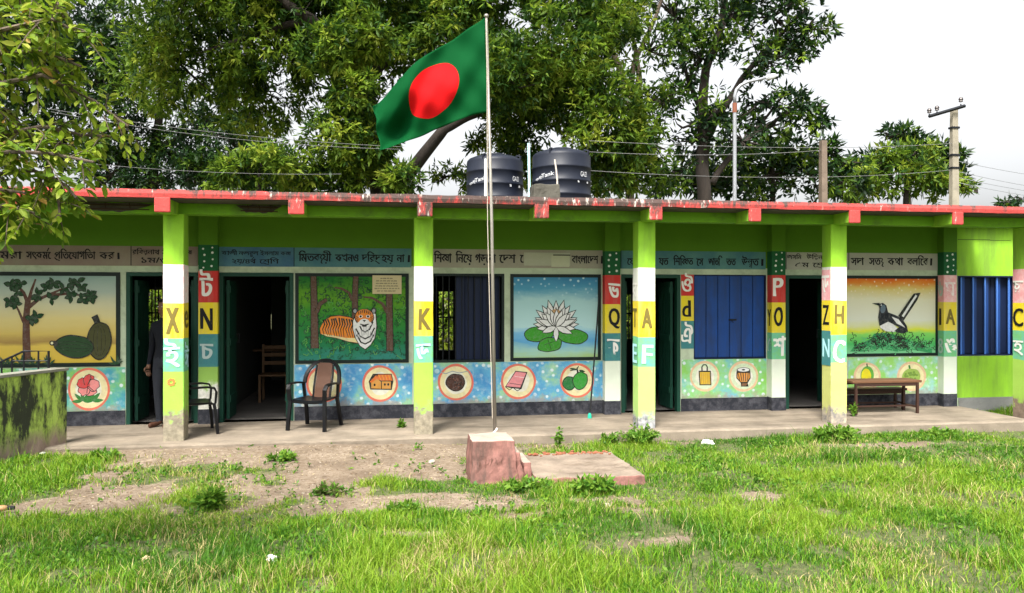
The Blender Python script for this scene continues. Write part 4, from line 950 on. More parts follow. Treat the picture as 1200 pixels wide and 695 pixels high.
def limbs(parent, paths, mat, name='trunk', twigs=None, seed=1):
    mb = MB()
    for pts, r0, r1 in paths:
        q = [W(*p) for p in pts]; rr = [r0+(r1-r0)*i/(len(q)-1) for i in range(len(q))]
        # smooth the measured path with a little wander
        out = []; ro = []
        for i in range(len(q)-1):
            for k in range(4):
                t = k/4; p = q[i].lerp(q[i+1], t); out.append(p+Vector((mnoise.noise(p*1.3), mnoise.noise(p*1.3+Vector((7, 0, 0))), mnoise.noise(p*1.3+Vector((0, 9, 0)))))*rr[i]*.5); ro.append(rr[i]+(rr[i+1]-rr[i])*t)
        out.append(q[-1]); ro.append(rr[-1]); mb.tube(out, ro, mat, 8)
    return mb.build(name, parent, smooth=True)
def tree(name, label, base_px, cz, group=None):
    p = W(base_px, 347.5, cz); p.z = -.15
    o = empty(name, label, 'tree', group, loc=p); return o
def seat_children(o):
    for ch in o.children: ch.location = -o.location
TG = 'trees rising behind the school roof'
t = tree('spreading_tree', 'great spreading tree behind the flag, its thick limbs and wide crown above the roof', 450, 21, TG)
limbs(t, [([(445, 430, 21), (447, 260, 21), (444, 190, 21), (438, 140, 21), (428, 85, 21), (415, 20, 21), (405, -60, 21)], .36, .12),
          ([(434, 105, 21), (400, 62, 20.5), (365, 22, 20), (330, 0, 20), (280, -30, 20)], .21, .08),
          ([(447, 235, 21), (480, 205, 20.6), (498, 180, 20.3), (520, 152, 20), (548, 137, 20), (590, 118, 20), (640, 80, 20)], .20, .08),
          ([(520, 152, 20), (515, 110, 20.5), (520, 60, 21), (560, 0, 21)], .12, .05), ([(430, 90, 21), (470, 50, 21), (530, -10, 21)], .16, .06),
          ([(590, 118, 20), (650, 110, 20.5), (720, 105, 21)], .10, .04), ([(365, 22, 20), (300, 40, 20.5), (240, 60, 21)], .11, .04)], BARKD)
crown('crown', t, [(250, -30, 21, 120), (345, 45, 21.5, 95), (205, 70, 22, 85), (300, 105, 22.5, 70), (395, -20, 21, 100), (480, 20, 21.5, 95), (560, 45, 21, 90), (640, 60, 20.5, 85), (700, 120, 20.5, 60), (625, 130, 21, 58), (722, 170, 20.5, 45), (405, 165, 20, 58), (352, 195, 20, 42), (395, 205, 20, 40), (430, 190, 21.5, 40), (690, 20, 21, 75), (560, -70, 21, 110), (715, 205, 20.5, 34), (748, 150, 20.8, 34), (745, 205, 21, 30), (700, 165, 20, 40), (590, 90, 19.5, 60), (400, 110, 22.5, 60), (545, 215, 22, 26), (523, 207, 22.5, 22), (612, 200, 22, 26), (605, 165, 21.5, 30), (560, 165, 22.5, 18), (470, 210, 19.6, 26), (440, 165, 19.6, 32), (385, 60, 19.4, 42), (420, 110, 19.4, 34), (440, 30, 19.5, 50)],
      [LD, LM, LL, LY], [.24, .36, .27, .13], .19, .066, 11, dens=.215, cut=.335, freq=.75, nleaf=8)
seat_children(t)
t = tree('shade_tree', 'dark leaved tree behind the left end of the roof, left of the spreading tree', 170, 29, TG)
limbs(t, [([(175, 420, 29), (176, 250, 29), (180, 180, 29), (190, 110, 29)], .3, .12), ([(180, 180, 29), (230, 150, 29), (270, 130, 29)], .14, .05)], BARKD)
crown('crown', t, [(-120, 60, 28, 95), (-60, 170, 28, 70), (-170, 180, 28, 60), (20, 100, 28, 75), (-20, 10, 28, 90), (150, 180, 29, 55), (215, 185, 29, 50), (285, 180, 28, 58), (120, 90, 28, 80), (250, 140, 29, 55), (80, 40, 28, 85), (130, 205, 28, 40), (230, 205, 28, 36), (170, 210, 28, 30), (70, 170, 29, 40), (320, 210, 28, 40)], [LB, LD, LM], [.45, .4, .15], .21, .075, 12, dens=.22, cut=.34, nleaf=8)
seat_children(t)
t = tree('bushy_tree', 'bright bushy young tree rising over the roof edge left of the flag', 300, 19, TG)
limbs(t, [([(300, 420, 19), (302, 250, 19), (305, 190, 19)], .12, .04)], BARKD)
crown('crown', t, [(285, 200, 19, 32), (320, 190, 19, 30), (255, 207, 19, 22)], [LD, LM, LL, LY], [.2, .4, .3, .1], .18, .06, 13, dens=.24, cut=.38)
seat_children(t)
t = tree('slender_tree', 'slender tree with twin bare stems right of the water tanks, sky between its leaves', 740, 25, TG)
limbs(t, [([(738, 430, 25), (738, 230, 25), (740, 130, 25), (728, 85, 25), (712, 50, 25), (706, 0, 25), (700, -60, 25)], .16, .06), ([(740, 130, 25), (748, 90, 25), (745, 60, 25), (735, 20, 25)], .12, .05),
          ([(738, 110, 25), (742, 75, 25), (768, 20, 25), (790, -40, 25)], .10, .04)], BARKL)
crown('crown', t, [(715, 25, 25, 50), (760, 60, 25, 48), (735, 110, 25, 36), (775, 120, 25, 35), (790, 20, 25.5, 50), (745, -35, 25, 60), (765, 170, 25, 34), (770, 205, 25, 32), (725, 190, 25, 34), (800, 150, 25, 26)], [LD, LM, LL], [.5, .35, .15], .22, .085, 14, dens=.115, cut=.57, freq=.8)
seat_children(t)
t = tree('tall_tree', 'tall open dark tree with forked branches behind the curved lamp post', 826, 26, TG)
limbs(t, [([(824, 440, 26), (825, 235, 26), (826, 165, 26), (822, 130, 26), (828, 80, 26), (845, 30, 26), (855, -30, 26)], .27, .09), ([(826, 165, 26), (845, 130, 26), (868, 95, 26), (905, 50, 26), (945, 10, 26)], .15, .04),
          ([(868, 95, 26), (905, 72, 26), (955, 40, 26)], .07, .02), ([(835, 215, 26), (850, 190, 26), (880, 160, 26), (935, 125, 26), (968, 125, 26)], .12, .03), ([(822, 130, 26), (805, 90, 26), (795, 40, 26)], .10, .03),
          ([(845, 30, 26), (880, 0, 26), (920, -30, 26)], .08, .03), ([(880, 160, 26), (920, 110, 26), (950, 108, 26)], .05, .02)], BARKD)
crown('crown', t, [(820, 70, 26, 40), (850, 25, 26, 50), (905, 20, 26, 48), (945, 35, 26, 34), (890, 70, 26, 38), (925, 60, 26, 26), (800, 30, 26, 36), (840, 130, 26, 36), (890, 120, 26, 42), (935, 125, 26, 32), (960, 140, 26, 18), (815, 165, 26, 34), (870, 165, 26, 38), (900, 150, 26, 30), (870, -40, 26, 60), (930, -40, 26, 50), (800, 110, 26, 30), (790, 200, 26, 34)], [LB, LD, LM, LL], [.46, .34, .14, .06], .25, .10, 15, dens=.10, cut=.57, freq=.85)
seat_children(t)
t = tree('hedge_tree', 'low dark thicket tree filling the gap beneath the tall open tree', 905, 30, TG)
limbs(t, [([(905, 420, 30), (905, 260, 30), (906, 190, 30)], .2, .06)], BARKD)
crown('crown', t, [(860, 212, 29, 38), (905, 205, 30, 40), (950, 205, 30, 38), (930, 175, 30, 30), (990, 215, 31, 30), (815, 218, 29, 30), (780, 215, 29, 26), (840, 195, 30, 30), (880, 185, 30, 30), (965, 180, 31, 26), (990, 190, 31, 22)], [LB, LD, LM, LL], [.42, .34, .16, .08], .32, .12, 16, dens=.12, cut=.44)
seat_children(t)
t = tree('lychee_tree', 'bright green rounded tree right of the square concrete post', 1062, 36, TG)
limbs(t, [([(1062, 400, 36), (1062, 260, 36), (1062, 205, 36)], .25, .08)], BARKD)
crown('crown', t, [(1060, 196, 36, 42), (1028, 208, 36, 34), (1090, 210, 36, 30), (1070, 182, 36, 26), (1045, 190, 36, 24), (1110, 220, 36, 26), (1128, 222, 36, 16), (1000, 222, 36, 24), (1145, 226, 36, 14)], [LD, LM, LL, LY], [.22, .38, .28, .12], .34, .12, 17, dens=.16, cut=.42)
seat_children(t)
t = tree('dark_topped_tree', 'darker grey green tree showing above the bright rounded tree by the utility pole', 1065, 46, TG)
limbs(t, [([(1065, 390, 46), (1065, 240, 46), (1062, 170, 46)], .3, .08), ([(1064, 215, 46), (1095, 185, 46), (1115, 170, 46)], .12, .04)], BARKD)
crown('crown', t, [(1062, 158, 46, 20), (1045, 160, 46, 16), (1078, 165, 46, 18), (1098, 172, 46, 15), (1115, 182, 46, 14), (1075, 148, 46, 8), (1010, 195, 46, 22), (1120, 205, 46, 16)], [LB, LD, LM], [.4, .4, .2], .45, .17, 18, dens=.25, cut=.46, freq=.6)
seat_children(t)
t = tree('far_bush', 'low far bush just above the roof at the right edge of the photo', 1185, 60, TG)
limbs(t, [([(1185, 380, 60), (1185, 250, 60), (1184, 238, 60)], .2, .06)], BARKD)
crown('crown', t, [(1180, 236, 60, 12), (1197, 233, 60, 12), (1165, 240, 60, 9), (1215, 236, 60, 14)], [LB, LD, LM], [.3, .5, .2], .5, .2, 19, dens=.35, cut=.42, freq=.5)
seat_children(t)
# undergrowth seen through the rear windows
for px_, lab in ((175, 'leafy bush seen through the first doorway and rear grille'), (523, 'leafy bush seen through the barred window beside the flagpole'), (736, 'leafy bush behind the rear grille of the third doorway')):
    t = empty('garden_bush', lab, 'bush', 'bushes behind the classrooms', loc=(XY(px_, 19), 19, -.15))
    limbs(t, [([(px_, 420, 19.2), (px_, 390, 19.2), (px_+3, 350, 19.2)], .05, .02)], BARKD, 'stem')
    crown('foliage', t, [(px_, 385, 19.2, 34), (px_+6, 350, 19.2, 24)], [LM, LL, LY], [.3, .4, .3], .2, .08, 20+px_, dens=.12, cut=.4)
    seat_children(t)
# ---------------------------------------------------------------- near branches at the left edge
t = empty('guava_tree', 'near tree with yellow green leaves on drooping branches reaching in at the upper left corner', 'tree', loc=(-6.2, 4.0, -.12))
LA = leafmat('near_leaf_green', (.15, .25, .015), (.29, .37, .035), .5, .5); LC = leafmat('near_leaf_yellow', (.25, .32, .03), (.40, .43, .08), .5, .5); LE = leafmat('near_leaf_dark', (.08, .15, .015), (.15, .25, .025), .45, .5); LF = leafmat('near_leaf_russet', (.26, .15, .03), (.34, .24, .06), .4, .5)
tw = MB(); r = random.Random(21); cs = []
trunk_top = Vector((-6.0, 4.1, 2.3))
tw.tube([(-6.2, 4.0, -.3), (-6.15, 4.05, 1.0), tuple(trunk_top), (-5.9, 4.2, 3.4)], [.16, .13, .11, .07], BARKL, 10)
br = [[(-110, 80), (-20, 40), (60, 22), (105, 45)], [(-110, 130), (-10, 100), (50, 88), (110, 118), (150, 148)], [(-110, 190), (-10, 160), (50, 148), (95, 158), (132, 160)], [(-110, 235), (-10, 205), (40, 200), (70, 212), (90, 232)],
      [(-110, -10), (0, -20), (60, -10), (75, 20)], [(-110, 290), (-25, 255), (5, 240), (40, 250)], [(-110, 40), (-30, 5), (20, -5), (60, 60), (70, 100)], [(-110, 160), (-40, 125), (10, 130), (55, 185), (68, 225), (71, 262)], [(-110, 220), (-50, 180), (20, 178), (60, 180), (110, 190)], [(-110, 110), (-50, 70), (10, 62), (50, 60), (95, 78)],[(-110, 260), (-50, 225), (0, 222), (30, 226)]]
def leafpts(path_px, cz0, reach):
    pass
for bi, bp in enumerate(br):
    cz = 4.3+.12*(bi % 4); q = [W(x, y, cz+.05*math.sin(i*2+bi)) for i, (x, y) in enumerate(bp)]
    tw.tube([trunk_top.lerp(q[0], .0)+Vector((0, 0, .08*bi)), q[0]]+q[1:], [.035, .022]+[.014*(1-.8*i/len(q))+.002 for i in range(1, len(q))], BARKL, 6)
    for i in range(len(q)-1):
        seg = (q[i+1]-q[i]); cnt = max(2, int(seg.length/.036))
        for k in range(cnt):
            p = q[i]+seg*(k/cnt); fade = i/len(q)
            if r.random() < .95:
                d = Vector((r.uniform(-.3, 1), r.uniform(-.8, .8), r.uniform(-1.1, .7))).normalized(); L = r.uniform(.08, .32)*(1-.5*fade); e = p+d*L+Vector((0, 0, -.25*L))
                tw.tube([p, p.lerp(e, .5)+Vector((0, 0, .01)), e], [.0045, .0035, .002], BARKL, 4)
                nl = int(L/.026)+2
                for s_ in range(nl): cs.append((p.lerp(e, (s_+.7)/nl), d, s_))
            cs.append((p, seg.normalized(), k))
tk = tw.build('trunk', t)
nv = []; nm = []
for p, d, s_ in cs:
    for _ in range(1 if r.random() < .25 else 2):
        side = d.cross(Vector((r.uniform(-.3, .3), r.uniform(-.3, .3), 1))).normalized()*(1 if s_ % 2 else -1)
        ld = (d*.5+side*r.uniform(.5, 1)+Vector((0, 0, r.uniform(-.9, .25)))).normalized(); L = r.uniform(.042, .08); w_ = L*r.uniform(.40, .52)
        s = ld.cross(Vector((r.gauss(0, .5), r.gauss(0, .5), 1))).normalized(); nn = s.cross(ld)
        st_ = p+ld*.008
        nv.append([st_, st_+ld*L*.3+s*w_*.42+nn*w_*.14, st_+ld*L*.3, st_+ld*L*.3-s*w_*.42+nn*w_*.14, st_+ld*L*.68+s*w_*.42+nn*w_*.10-nn*L*.03, st_+ld*L*.68-nn*L*.04, st_+ld*L*.68-s*w_*.42+nn*w_*.10-nn*L*.03, st_+ld*L-nn*L*.12])
        q = r.random(); nm.append(0 if q < .52 else 1 if q < .74 else 2 if q < .975 else 3)
npmesh('foliage', np.array([[tuple(v) for v in x] for x in nv]), 8, [(0, 1, 2, 2), (0, 2, 3, 3), (1, 4, 5, 2), (2, 5, 6, 3), (4, 7, 5, 5), (5, 7, 6, 6)] if False else [(0, 1, 4, 5), (0, 5, 6, 3), (5, 4, 7, 6)], [LA, LC, LE, LF], nm, t)
seat_children(t)

# ---------------------------------------------------------------- flag, pole and its base
PINKC = concrete('faded_pink_concrete', (.27, .13, .11), .5, 7, (.085, .06, .05), (1.3, 1.3, .25), (.46, .62)); PALEC = concrete('pale_cement_top', (.36, .29, .24), .25, 5, (.20, .15, .12))
base = empty('flag_pedestal', 'chipped pink concrete block with broken steps holding the flagpole', 'concrete base', loc=(1.08, 7.7, -.13))
def prism(mb, low, top, z0, z1, mat, topmat=None, n=5):
    """tapered block with rough faces; low/top = x0,x1,y0,y1"""
    bm = bmesh.new(); vs = []
    for z, q in ((z0, low), (z1, top)):
        for x, y in ((q[0], q[2]), (q[1], q[2]), (q[1], q[3]), (q[0], q[3])): vs.append(bm.verts.new((x, y, z)))
    fs = [(3, 2, 1, 0), (4, 5, 6, 7), (0, 1, 5, 4), (1, 2, 6, 5), (2, 3, 7, 6), (3, 0, 4, 7)]
    n *= 2
    for f in fs: bm.faces.new([vs[i] for i in f])
    bmesh.ops.bevel(bm, geom=bm.edges[:], offset=.012, segments=2, affect='EDGES', profile=.5)
    bmesh.ops.subdivide_edges(bm, edges=[e for e in bm.edges if e.calc_length() > .1], cuts=n, use_grid_fill=True)
    for v in bm.verts:
        p = v.co; v.co = p+Vector((mnoise.noise(p*9), mnoise.noise(p*9+Vector((5, 0, 0))), mnoise.noise(p*9+Vector((0, 5, 0)))))*.012+Vector((mnoise.noise(p*28), mnoise.noise(p*28+Vector((3, 0, 0))), mnoise.noise(p*28+Vector((0, 3, 0)))))*.005
    bm.verts.index_update(); bm.normal_update()
    V_ = [v.co.copy() for v in bm.verts]
    for f in bm.faces: pass
    up = [[v.index for v in f.verts] for f in bm.faces if f.normal.z > .7]; sd2 = [[v.index for v in f.verts] for f in bm.faces if f.normal.z <= .7]
    mb.raw(V_, sd2, mat); mb.raw(V_, up, topmat or mat); bm.free()
m = MB(); prism(m, (.79, 1.26, 7.46, 8.0), (.81, 1.215, 7.50, 7.95), -.22, .275, PINKC, PALEC); o = m.build('block', base); o.location = -base.location
m = MB(); prism(m, (1.235, 1.325, 7.48, 7.99), (1.21, 1.275, 7.52, 7.95), -.22, .16, PINKC, PALEC, 3); o = m.build('broken_step', base); o.location = -base.location
m = MB(); prism(m, (1.30, 1.385, 7.46, 7.97), (1.30, 1.375, 7.48, 7.95), -.22, .065, PINKC, PALEC, 3); o = m.build('lower_step', base); o.location = -base.location
m = MB(); r = random.Random(31); sm_ = plain('scratched_mark', (.17, .09, .07), .9)
for k in range(5):
    x, z = .90+.045*k+r.uniform(-.01, .01), r.uniform(.06, .10); pts = []
    for q in range(5): pts.append((x+r.uniform(-.022, .022), 7.473+.03*(z-.0), z+r.uniform(-.05, .05)))
    m.tube(pts, .0022, sm_, 4)
o = m.build('scratched_marks', base); o.location = -base.location
slab = empty('concrete_slab', 'low weathered concrete platform lying in the grass beside the flag base', 'concrete slab', loc=(1.9, 7.8, -.13))
m = MB(); prism(m, (1.39, 2.44, 7.25, 8.40), (1.39, 2.43, 7.26, 8.39), -.22, -.045, PINKC, concrete('worn_slab_top', (.25, .20, .155), .4, 3.0, (.09, .065, .045), (.6, 1.2, 1), (.50, .66)), 9); o = m.build('slab', slab); o.location = -slab.location
rb = plain('brick_crumb', (.26, .10, .055), .95, 0, .3)
m = MB(); r = random.Random(8)
for k in range(70):
    x, y = r.uniform(1.5, 2.4), 8.34+r.gauss(0, .03); s = r.uniform(.006, .022); M = Matrix.Translation((x, y, -.042))@Matrix.Rotation(r.uniform(0, 6), 4, 'Z')
    m.bbox(-s, s, -s*.7, s*.7, -.003, s*.8, rb, s*.25, M)
o = m.build('brick_crumbs', slab); o.location = -slab.location; tag(o, kind='stuff')
STEEL = plain('galvanised_steel', (.27, .25, .22), .5, .3); ROPE = plain('rope', (.45, .40, .33), .9)
pb = W(580, 507, 8.05); pt_ = W(570, 21, 8.05)
pole = empty('flagpole', 'thin pale metal flagpole standing on the pink concrete block', 'flagpole', loc=tuple(pb))
def rel(mb, name, root, **k):
    o = mb.build(name, root, **k); o.location = -root.location; return o
m = MB(); m.tube([pb-Vector((0, 0, .05)), pb.lerp(pt_, .5)+Vector((.012, 0, 0)), pt_], [.019, .016, .012], STEEL, 12); rel(m, 'shaft', pole, smooth=True)
m = MB(); m.lathe([(.003, 0), (.018, .004), (.024, .02), (.018, .036), (.004, .042)], pt_, plain('pole_cap', (.3, .28, .25), .5, .5), 12); rel(m, 'finial', pole, smooth=True)
m = MB(); m.tube([pt_+Vector((.0, -.022, -.03)), pb.lerp(pt_, .5)+Vector((-.035, -.03, 0)), pb+Vector((-.03, -.03, .15))], .004, ROPE, 5); rel(m, 'halyard', pole)
m = MB(); m.tube([pb+Vector((-.03, -.028, -.005)), pb+Vector((.0, -.032, .02)), pb+Vector((.02, -.026, .05))], .012, plain('pale_tie', (.62, .55, .5), .8), 6)
rel(m, 'tie', pole)
# flag: cloth bellied out and drooping to the left
FG, FR = (.0012, .075, .018), (.75, .010, .014)
fm, n, l, b = nodes('flag_cloth')
uv = n.new('ShaderNodeUVMap'); sp = n.new('ShaderNodeSeparateXYZ'); l.new(uv.outputs[0], sp.inputs[0])
du = math_(n, l, 'DIVIDE', math_(n, l, 'SUBTRACT', sp.outputs[0], .455), .212); dv = math_(n, l, 'DIVIDE', math_(n, l, 'SUBTRACT', sp.outputs[1], .5), .335)
rr = math_(n, l, 'ADD', math_(n, l, 'MULTIPLY', du, du), math_(n, l, 'MULTIPLY', dv, dv))
inside = math_(n, l, 'LESS_THAN', rr, 1.0)
c = mixc(n, l, inside, FG, FR)
wv = tex_noise(n, l, 260, 2, .5); c = mixc(n, l, ramp(n, l, wv, [(.3, .85), (.6, 1.0)]), (0, .03, .01), c)
l.new(c, b.inputs['Base Color']); b.inputs['Roughness'].default_value = .8; b.inputs['Specular IOR Level'].default_value = .08
tr = n.new('ShaderNodeBsdfTranslucent'); l.new(c, tr.inputs[0]); mx = n.new('ShaderNodeMixShader'); mx.inputs[0].default_value = .3
l.new(b.outputs[0], mx.inputs[1]); l.new(tr.outputs[0], mx.inputs[2]); l.new(mx.outputs[0], n['Material Output'].inputs['Surface'])
topc = [(568, 20), (540, 38), (510, 58), (480, 80), (455, 105), (436, 122)]; botc = [(571, 131), (548, 137), (520, 147), (497, 156), (470, 167), (446, 177)]
def curve(pts, t):
    t *= len(pts)-1; i = min(int(t), len(pts)-2); f = t-i
    p0, p1, p2, p3 = (pts[max(i-1, 0)], pts[i], pts[i+1], pts[min(i+2, len(pts)-1)])
    return tuple(.5*((2*b_)+(-a_+c_)*f+(2*a_-5*b_+4*c_-d_)*f*f+(-a_+3*b_-3*c_+d_)*f**3) for a_, b_, c_, d_ in zip(p0, p1, p2, p3))
NU, NV = 60, 40; vs = []; uvs = []
for j in range(NV+1):
    for i in range(NU+1):
        u, v = i/NU, j/NV; a, b2 = curve(topc, u), curve(botc, u); x = a[0]*(1-v)+b2[0]*v; y = a[1]*(1-v)+b2[1]*v
        sag = 6*math.sin(u*3.14)*math.sin(v*3.14); y += sag*.3
        dpt = .10*u*math.sin(u*7.5+v*2.2+.4)+.05*math.sin(u*3+v*7)*(.25+u)+.045*math.sin((u*10-v*9))*(.25+.75*u)+.018*math.sin(u*21-v*13+1)*(.3+.7*u)+.012*math.sin(u*30+v*14)*(1-u)
        x += 1.2*math.sin(v*12+u*4)*u; p = W(x, y, 8.05); vs.append(p+Vector((-st, -ct, 0))*0+Vector((st, ct, 0))*dpt); uvs.append((u, v))
fs = [(j*(NU+1)+i, j*(NU+1)+i+1, (j+1)*(NU+1)+i+1, (j+1)*(NU+1)+i) for j in range(NV) for i in range(NU)]
me = bpy.data.meshes.new('flag'); me.from_pydata([tuple(v) for v in vs], [], fs); ul = me.uv_layers.new(name='UVMap')
for lp in me.loops: ul.data[lp.index].uv = uvs[lp.vertex_index]
me.polygons.foreach_set('use_smooth', [True]*len(fs)); me.materials.append(fm)
fl = bpy.data.objects.new('flag', me); col.objects.link(fl); tag(fl, 'dark green flag with a red disc flying to the left of its pole', 'flag')
sol = fl.modifiers.new('cloth', 'SOLIDIFY'); sol.thickness = .002
# ---------------------------------------------------------------- water tanks
TANK, nn, ll, bb = nodes('tank_plastic'); f = tex_noise(nn, ll, 6, 6, .6)
ll.new(mixc(nn, ll, f, (.004, .006, .014), (.012, .016, .028)), bb.inputs['Base Color']); bb.inputs['Roughness'].default_value = .5; bb.inputs['Specular IOR Level'].default_value = .3
TXT = plain('tank_lettering', (.55, .56, .58), .6)
def tank(label, xp, wpx, ytop, Y, rot):
    c = P(xp, ytop, Y); rad = wpx/2*(Y/(ct-(xp-600)/FPX*st))/FPX; H = c.z-ZT-.02
    o = empty('water_tank', label, 'water tank', 'black water tanks on the roof', loc=(c.x, Y, ZT-.004))
    prof = [(rad*.97, 0), (rad, .03)]; z = .10
    body = H*.86
    while z < body-.05:
        prof += [(rad, z), (rad*1.022, z+.010), (rad*1.022, z+.035), (rad, z+.047)]; z += .235
    prof += [(rad, body), (rad*.985, body+.03), (rad*.92, body+.065), (rad*.76, body+.10), (rad*.5, body+.125), (rad*.40, body+.13), (rad*.36, body+.135)]
    m = MB(); m.lathe(prof, (0, 0, 0), TANK, 48); b_ = m.build('tank_body', o, smooth=True)
    m = MB(); m.lathe([(rad*.34, body+.125), (rad*.36, body+.15), (rad*.33, body+.165), (.02, body+.17)], (0, 0, 0), TANK, 24); m.build('lid', o, smooth=True)
    for k in range(4):
        a = rot+.9+k*1.57; m = MB(); x, y = rad*.9*math.cos(a), rad*.9*math.sin(a)
        m.tube([(x*1.06, y*1.06, body-.03), (x*1.09, y*1.09, body+.09), (x*.95, y*.95, body+.10), (x*.85, y*.85, body+.06)], .022, TANK, 6); m.build('lifting_lug', o)
    m = MB()
    def curved(s, a0, zc_, w_, h_, tilt=0):
        V_, F_, _ = layout(s); xs = [p[0] for p in V_]; ys = [p[1] for p in V_]; x0, x1, y0, y1 = min(xs), max(xs), min(ys), max(ys)
        pts = []
        for p in V_:
            q = ((p[0]-x0)/(x1-x0)-.5)*w_; zz = zc_+((p[1]-y0)/(y1-y0)-.5)*h_+q*tilt; a = a0+q/rad; pts.append((1.026*rad*math.cos(a), 1.026*rad*math.sin(a), zz))
        m.raw(pts, F_, TXT)
    curved('GAZI', rot-1.57+.55, H*.63, .15, .085); curved('Tank', rot-1.57-.75, H*.62, .24, .07, .18); curved('গাজী', rot-1.57-1.12, H*.585, .17, .06, .18)
    q = []
    for a_, z_ in ((-.13, .5), (-.13, .47), (.13, .47), (.13, .5)): q.append((1.016*rad*math.cos(rot-1.57+.55+a_/rad), 1.016*rad*math.sin(rot-1.57+.55+a_/rad), H*(z_+.06)))
    m.raw(q, [(0, 1, 2, 3)], TXT)
    m.build('lettering', o); return o
tank('black ribbed water tank on the roof directly behind the flagpole', 580, 66, 177, 14.2, .10)
tank('larger black ribbed water tank on the roof, behind the cement block', 658, 68, 170, 13.6, .05)
m = MB(); a, b_ = P(623, 229, 9.7), P(655, 217, 9.7); prism(m, (a.x, b_.x, 9.6, 9.9), (a.x+.01, b_.x-.012, 9.61, 9.89), ZT-.01, b_.z, ROOFC, None, 4)
tag(m.build('cement_block'), 'mossy cement block lying on the roof edge in front of the water tank', 'block')
m = MB(); q = P(621, 168, 12.5); m.tube([(q.x, 12.5, ZT-.01), (q.x-.02, 12.5, q.z)], .022, plain('pale_pvc', (.42, .66, .66), .5), 8); tag(m.build('plastic_pipe'), 'upright pale blue plastic pipe between the two water tanks', 'pipe')
m = MB(); m.tube([P(650, 187, 12.4), P(652, 200, 12.4), P(653, 212, 12.4), (P(654, 225, 12.4).x, 12.4, ZT-.005)], .014, plain('cream_pipe', (.55, .48, .42), .6), 6); tag(m.build('drain_pipe'), 'thin cream pipe running down the front of the larger water tank', 'pipe')
m = MB(); q = P(569, 186, 12.6); m.tube([(q.x, 12.6, ZT-.01), (q.x, 12.6, q.z)], .02, plain('white_pipe', (.62, .7, .7), .5), 8); tag(m.build('vent_pipe'), 'short white pipe in front of the smaller water tank, just left of the flagpole', 'pipe')
# ---------------------------------------------------------------- lamp, poles and wires
lp = empty('street_lamp', 'slim grey lamp post with a long curved arm over the roof', 'street lamp', loc=tuple(W(861, 347.5, 19)*1.0-Vector((0, 0, 1.78))))
GREY = plain('lamp_grey', (.28, .29, .31), .5, .3); RUST = plain('rust_band', (.20, .075, .045), .85)
m = MB(); m.tube([lp.location, W(861, 131, 19)], .045, GREY, 10); rel(m, 'post', lp)
m = MB(); m.tube([W(861, 132, 19), W(861, 121, 19)], .055, RUST, 10); rel(m, 'collar', lp)
m = MB(); m.tube([W(861, 121, 19), W(861, 112, 19), W(863, 105, 19), W(868, 100, 19), W(876, 96, 19), W(890, 93, 19), W(898, 91, 19)], [.04]*4+[.036]*3, GREY, 10); rel(m, 'arm', lp, smooth=True)
m = MB(); m.tube([W(897, 91.6, 19), W(900, 90.6, 19), W(907, 89, 19), W(910, 88.4, 19)], [.035, .07, .065, .03], plain('lamp_housing', (.6, .62, .64), .4), 8); rel(m, 'lamp_head', lp)
up = empty('utility_pole', 'tall square concrete power pole with a tilted crossarm at the right', 'utility pole', loc=tuple(W(1118, 347.5, 26)-Vector((0, 0, 1.78))))
CONC = concrete('pole_concrete', (.30, .27, .21), .25, 2)
m = MB(); a, b_ = W(1113, 240, 26), W(1123, 240, 26); wd = (b_-a).length; c = W(1118, 128, 26)
for (z0, z1, s) in ((-.13, c.z, 1),):
    cx, cy = c.x, c.y; m.raw([(cx-wd*.62, cy-wd*.4, z0), (cx+wd*.62, cy-wd*.4, z0), (cx+wd*.62, cy+wd*.4, z0), (cx-wd*.62, cy+wd*.4, z0), (cx-wd*.34, cy-wd*.25, z1), (cx+wd*.34, cy-wd*.25, z1), (cx+wd*.34, cy+wd*.25, z1), (cx-wd*.34, cy+wd*.25, z1)], [(3, 2, 1, 0), (4, 5, 6, 7), (0, 1, 5, 4), (1, 2, 6, 5), (2, 3, 7, 6), (3, 0, 4, 7)], CONC)
rel(m, 'post', up)
m = MB(); m.tube([W(1088.5, 136.5, 25.8), W(1131, 124, 25.8)], .055, IRON, 4); rel(m, 'crossarm', up)
for x, y, y2 in ((1089, 130, 136), (1098, 127, 133), (1126, 117, 125)):
    m = MB(); p, q = W(x, y, 25.8), W(x, y2, 25.8); m.tube([q, q.lerp(p, .4)], .02, IRON, 6); m.lathe([(.02, 0), (.07, .02), (.05, .06), (.075, .09), (.05, .15), (.02, .17)], p-Vector((0, 0, .08)), plain('insulator', (.05, .04, .04), .3), 10); rel(m, 'insulator', up)
for y in (150, 182, 197): m = MB(); p = W(1118, y, 26); m.box(p.x-wd*.5, p.x+wd*.5, p.y-wd*.36, p.y+wd*.36, p.z-.03, p.z+.03, IRON); rel(m, 'clamp_band', up)
m = MB(); c = W(964.5, 165, 22); z0 = -.13; wq = .085
m.raw([(c.x+sx*wq*k, c.y+sy*wq*k, z) for z, k in ((z0, 1.3), (c.z, .9)) for sx, sy in ((-1, -1), (1, -1), (1, 1), (-1, 1))], [(3, 2, 1, 0), (4, 5, 6, 7), (0, 1, 5, 4), (1, 2, 6, 5), (2, 3, 7, 6), (3, 0, 4, 7)], concrete('post_concrete', (.17, .13, .10), .3, 3))
m.lathe([(.03, 0), (.03, .05), (.012, .09)], (c.x, c.y, c.z), IRON, 8)
tag(m.build('concrete_post'), 'short brown concrete post between the curved lamp and the bright rounded tree', 'post')
WIRE = plain('wire', (.02, .02, .022), .6); WIREP = plain('pale_wire', (.16, .16, .16), .6)
